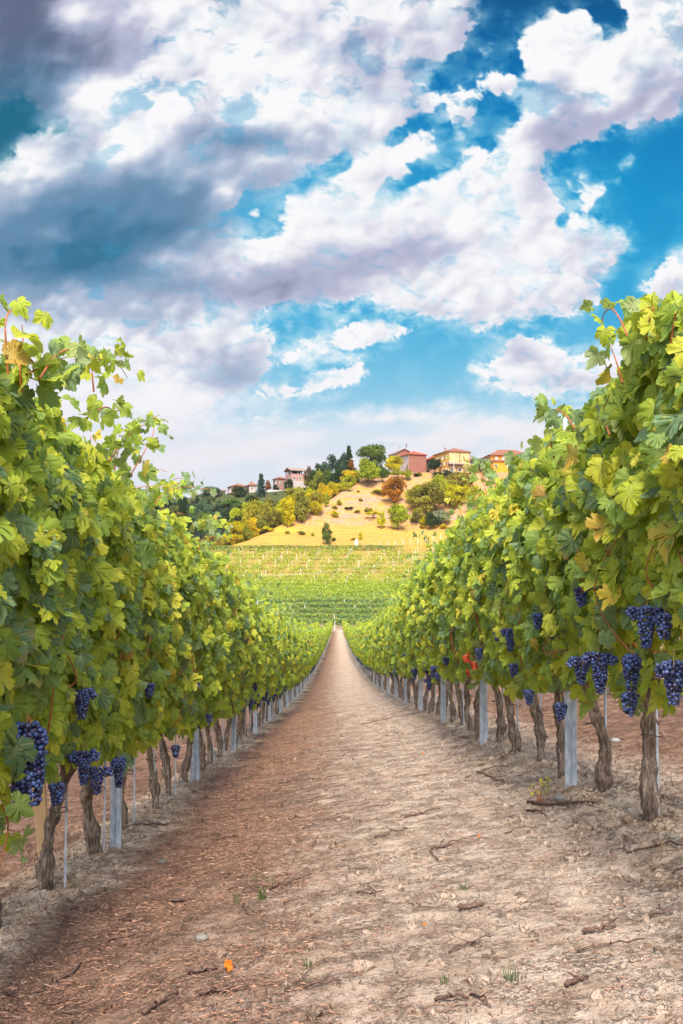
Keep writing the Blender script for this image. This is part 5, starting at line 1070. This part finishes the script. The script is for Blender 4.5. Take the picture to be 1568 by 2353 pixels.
KT = [([(430, 2240), (465, 2237), (500, 2232)], .012, 'thick dark twig just left of the orange leaf'), ([(328, 2335), (360, 2315), (408, 2290)], .010, 'long forked dark twig at the bottom edge left of centre'), ([(470, 2290), (500, 2288), (530, 2285)], .009, 'dark stick below the orange leaf'),
      ([(1054, 2097), (1085, 2092), (1110, 2085)], .013, 'thick dark stick in the middle of the bare clay'), ([(1338, 2148), (1375, 2143), (1415, 2139)], .010, 'straight dark stick on the clay at the lower right'), ([(1212, 1845), (1260, 1852), (1340, 1855), (1368, 1850)], .012, 'long pale cane lying before the second right trunk'), ([(1210, 1865), (1240, 1872), (1255, 1880)], .009, 'short cane just below the long pale cane'),
      ([(1095, 1778), (1130, 1790), (1160, 1800)], .008, 'thin twig near the fourth right trunk'), ([(860, 1925), (900, 1918), (935, 1905)], .008, 'long thin twig pointing up the path in the middle distance'), ([(990, 1955), (1010, 1950), (1040, 1945)], .009, 'crooked dark twig at the centre of the path'), ([(830, 1665), (900, 1650), (950, 1640), (1000, 1630)], .009, 'long curved cane across the bare strip far down the path'),
      ([(270, 1915), (310, 1905), (340, 1898)], .010, 'dark cane beside the second left trunk'), ([(340, 1902), (380, 1897), (415, 1893)], .009, 'reddish cane along the left row foot'), ([(160, 2100), (200, 2093), (240, 2090)], .009, 'short dark twig at the lower left'), ([(130, 2255), (165, 2240), (185, 2220)], .009, 'twig crossing the brown litter at the far lower left'),
      ([(385, 2075), (420, 2078), (445, 2072)], .012, 'stubby bark covered stick left of the grass tufts'), ([(820, 2060), (850, 2064), (880, 2050)], .006, 'small bent twig in the litter'), ([(610, 2050), (640, 2040), (655, 2030)], .008, 'dark twig right of the stubby stick'), ([(1325, 2190), (1380, 2186), (1430, 2175), (1480, 2170)], .005, 'very thin reddish twig at the lower right'),
      ([(1440, 1965), (1480, 1960), (1530, 1945), (1568, 1948)], .007, 'bent root like twig right of the nearest right trunk'), ([(1300, 2270), (1330, 2262), (1350, 2250)], .010, 'short thick twig near the bottom right'), ([(1000, 2310), (1040, 2305), (1075, 2312)], .008, 'dark twig near the bottom edge at the centre'), ([(930, 1880), (970, 1872), (1010, 1862)], .008, 'thin twig parallel to the row in the middle distance'), ([(640, 1800), (680, 1795), (720, 1790)], .008, 'reddish twig at the edge of the brown litter')]
for P, r, lab in KT: twig([gp(*q) for q in P], r, lab)
lab_t = [('small grey twig', 'brown litter strip'), ('short reddish twig', 'brown litter strip'), ('small dark twig', 'bare clay strip'), ('thin pale twig', 'bare clay strip')]
for k in range(110):
    y = 2.5+9*rnd.random()**1.4; x = rnd.gauss(-.7, .4) if k % 3 else rnd.uniform(-.2, 1.5); a = rnd.gauss(.4, .8); L = rnd.uniform(.05, .22); P = []
    for t in np.linspace(-.5, .5, 4):
        X, Y = x+math.cos(a)*L*t+rnd.gauss(0, .006), y+math.sin(a)*L*t+rnd.gauss(0, .006); P.append((X, Y, float(near_z(np.array([X]), np.array([Y]))[0])+.006+rnd.random()*.008))
    P = [P[0], P[1], P[2], P[3]]; lt = lab_t[(0 if x < -.15 else 2)+(k % 2)]
    twig(P, rnd.uniform(.0025, .0075), f'{lt[0]} scattered on the {lt[1]}', 5, None, k % 4 == 0)
# pebble, fallen leaves, tufts
def one_leaf(px, py, mat, label, size, nm='fallen_leaf', up=True, lift=.02, lod=0, seed=0):
    g = np.random.default_rng(seed); c = gp(px, py, lift); V, F, A, U = leaves(np.array([[0, 0, 0.]]), np.array([[.1, -.5, 1.]]), np.array([[.5, .8, .1]]), np.array([size]), 0, g)
    o = link(nm, mesh_np(nm, V, F, mat, True, {'lv': A, 'luv': U})); o.location = c; return tag(o, label, 'leaf')
MORANGE = simple('orange dry leaf', (.55, .12, .004), .6, .3, 0, .15, 30); MRED = leaf_material('red vine leaf', [(0, (.42, .006, .003)), (1, (.55, .03, .01))], .3, (.45, .05, .03), True, (.6, .03, .01))
o = one_leaf(525, 2232, MORANGE, 'bright orange fallen leaf on the brown litter', .034, seed=3); o.scale = (.55, 1.3, 1)
o = one_leaf(975, 2141+0, MORANGE, 'tiny orange leaf fragment on the clay strip', .012, seed=4)
o = one_leaf(1100, 2090-160, MORANGE, 'small orange leaf scrap farther up the clay strip', .013, seed=6)
o = one_leaf(972, 1735, MORANGE, 'tiny orange leaf near the middle of the path', .02, seed=5)
def pebble(px, py, r, label, col=(.50, .46, .40)):
    g = np.random.default_rng(int(px)); iv, jf = _ICO[3]; V = iv*np.array([r*1.3, r, r*.75])*(1+.08*gnoise(iv[:, 0]*2+3, iv[:, 1]*2+iv[:, 2], 3))[:, None]
    o = link('pebble', mesh_np('pebble', V, jf, simple('pebble stone', tuple(v*.33 for v in col), .8, .3, 0, .15, 40), True)); o.location = gp(px, py, r*.35); tag(o, label, 'pebble')
pebble(463, 2158, .019, 'smooth pale pebble on the brown litter strip'); pebble(372, 1985, .02, 'dark edged flat pebble left of the path', (.3, .26, .23)); pebble(1413, 1705, .03, 'whitish stone between the second and third right trunks', (.7, .68, .65)); pebble(1375, 1800, .018, 'grey pebble beside the nearest right post', (.5, .46, .43)); pebble(1285, 1840, .022, 'white pebble at the foot of the right row', (.75, .72, .7)); pebble(420, 1802, .016, 'tiny pale pebble at the left row foot', (.6, .56, .5))
def tuft(px, py, n, h, label, seed):
    g = np.random.default_rng(seed); mb = MB(); c = gp(px, py, -.004)
    for k in range(n):
        a = g.uniform(0, 6.28); r = g.uniform(0, .02); L = h*g.uniform(.5, 1.1); b = g.uniform(.1, .5)*L; x, y = r*math.cos(a), r*math.sin(a); w = .0013
        ca, sa = math.cos(a), math.sin(a); p = [(x, y, 0), (x+ca*b*.3, y+sa*b*.3, L*.6), (x+ca*b, y+sa*b, L*.95)]
        mb.add([(x-sa*w, y+ca*w, 0), (x+sa*w, y-ca*w, 0), (p[1][0]+sa*w, p[1][1]-ca*w, p[1][2]), (p[1][0]-sa*w, p[1][1]+ca*w, p[1][2]), p[2]], [(0, 1, 2, 3), (3, 2, 4)])
    o = mb.build('grass_tuft', MGRASS); o.location = c; tag(o, label, 'grass tuft', 'green grass tufts on the path')
for q in [(600, 2068, 26, .07, 'densest green grass tuft at the centre left of the path', 1), (545, 2078, 10, .07, 'thin grass tuft left of the densest one', 2), (583, 2040, 6, .07, 'sparse upright blades behind the densest tuft', 3), (620, 2045, 6, .08, 'sparse upright blades right of the densest tuft', 4), (710, 2225, 16, .05, 'dark green tuft right of the orange leaf', 5), (1065, 2042, 18, .045, 'low green tuft at the middle of the bare clay', 6), (1022, 2264, 14, .035, 'dark tuft near the bottom edge at the centre', 7), (1170, 2256, 12, .05, 'leafy green tuft near the bottom edge right of centre', 8), (1190, 2262, 6, .05, 'small tuft beside the leafy one at the bottom', 9), (810, 1980, 8, .04, 'faint tuft at the left edge of the clay strip', 10), (700, 1700, 10, .07, 'green weed at the foot of the left row', 11), (605, 1692, 16, .1, 'dark leafy weed under the left row in the distance', 12)]: tuft(*q)
# the red leaf hanging in the right row, the seedling with yellow leaves
def hang(px, py, X, sizes, mat, label, seed):
    g = np.random.default_rng(seed); c = img_x(px, py, X); n = len(sizes); P = g.normal(0, .035, (n, 3)); V, F, A, U = leaves(P, np.stack([np.full(n, -.8*np.sign(X)), g.normal(-.6, .2, n), g.normal(.2, .2, n)], 1), np.stack([g.normal(0, .5, n), g.normal(0, .2, n), -np.ones(n)], 1), np.array(sizes), 0, g)
    o = link('red_leaf', mesh_np('red_leaf', V, F, mat, True, {'lv': A, 'luv': U})); o.location = c; tag(o, label, 'leaf')
hang(1078, 1528, 1.02, [.075, .06, .045], MRED, 'bright red autumn leaf hanging low in the right row', 4)
sdl = empty('seedling', tuple(gp(1240, 1850, 0)), 0, 'small seedling with yellow leaves by the long pale cane', 'seedling'); g = np.random.default_rng(2); mb = MB()
for k in range(7): a = g.uniform(0, 6.28); mb.tube([(0, 0, 0), (.04*math.cos(a), .04*math.sin(a), .06), (.09*math.cos(a), .07*math.sin(a), .11)], [.002, .0015, .001], 4)
mb.build('stems', MCANE, sdl); n = 16; P = np.stack([g.normal(0, .06, n), g.normal(0, .04, n), g.uniform(.05, .14, n)], 1); V, F, A, U = leaves(P, g.normal(size=(n, 3))+np.array([0, 0, 1]), g.normal(size=(n, 3)), np.full(n, .018), 2, g); A[:, 0] = .95
link('leaves', mesh_np('leaves', V, F, MLEAF, True, {'lv': A, 'luv': U}), sdl)
# ---------------------------------------------------------------- thin summer air
m = bpy.data.materials.new('haze air'); m.use_nodes = True; t = m.node_tree; t.nodes.clear(); o_ = t.nodes.new('ShaderNodeOutputMaterial'); v_ = t.nodes.new('ShaderNodeVolumePrincipled')
v_.inputs['Color'].default_value = (.78, .86, 1, 1); v_.inputs['Density'].default_value = .00005; v_.inputs['Anisotropy'].default_value = .2; t.links.new(v_.outputs[0], o_.inputs['Volume'])
hz = MB().box(-2700, -60, -140, 2700, 3500, 95).build('haze', m); tag(hz, 'thin pale summer haze over the valley', None, None, 'stuff')
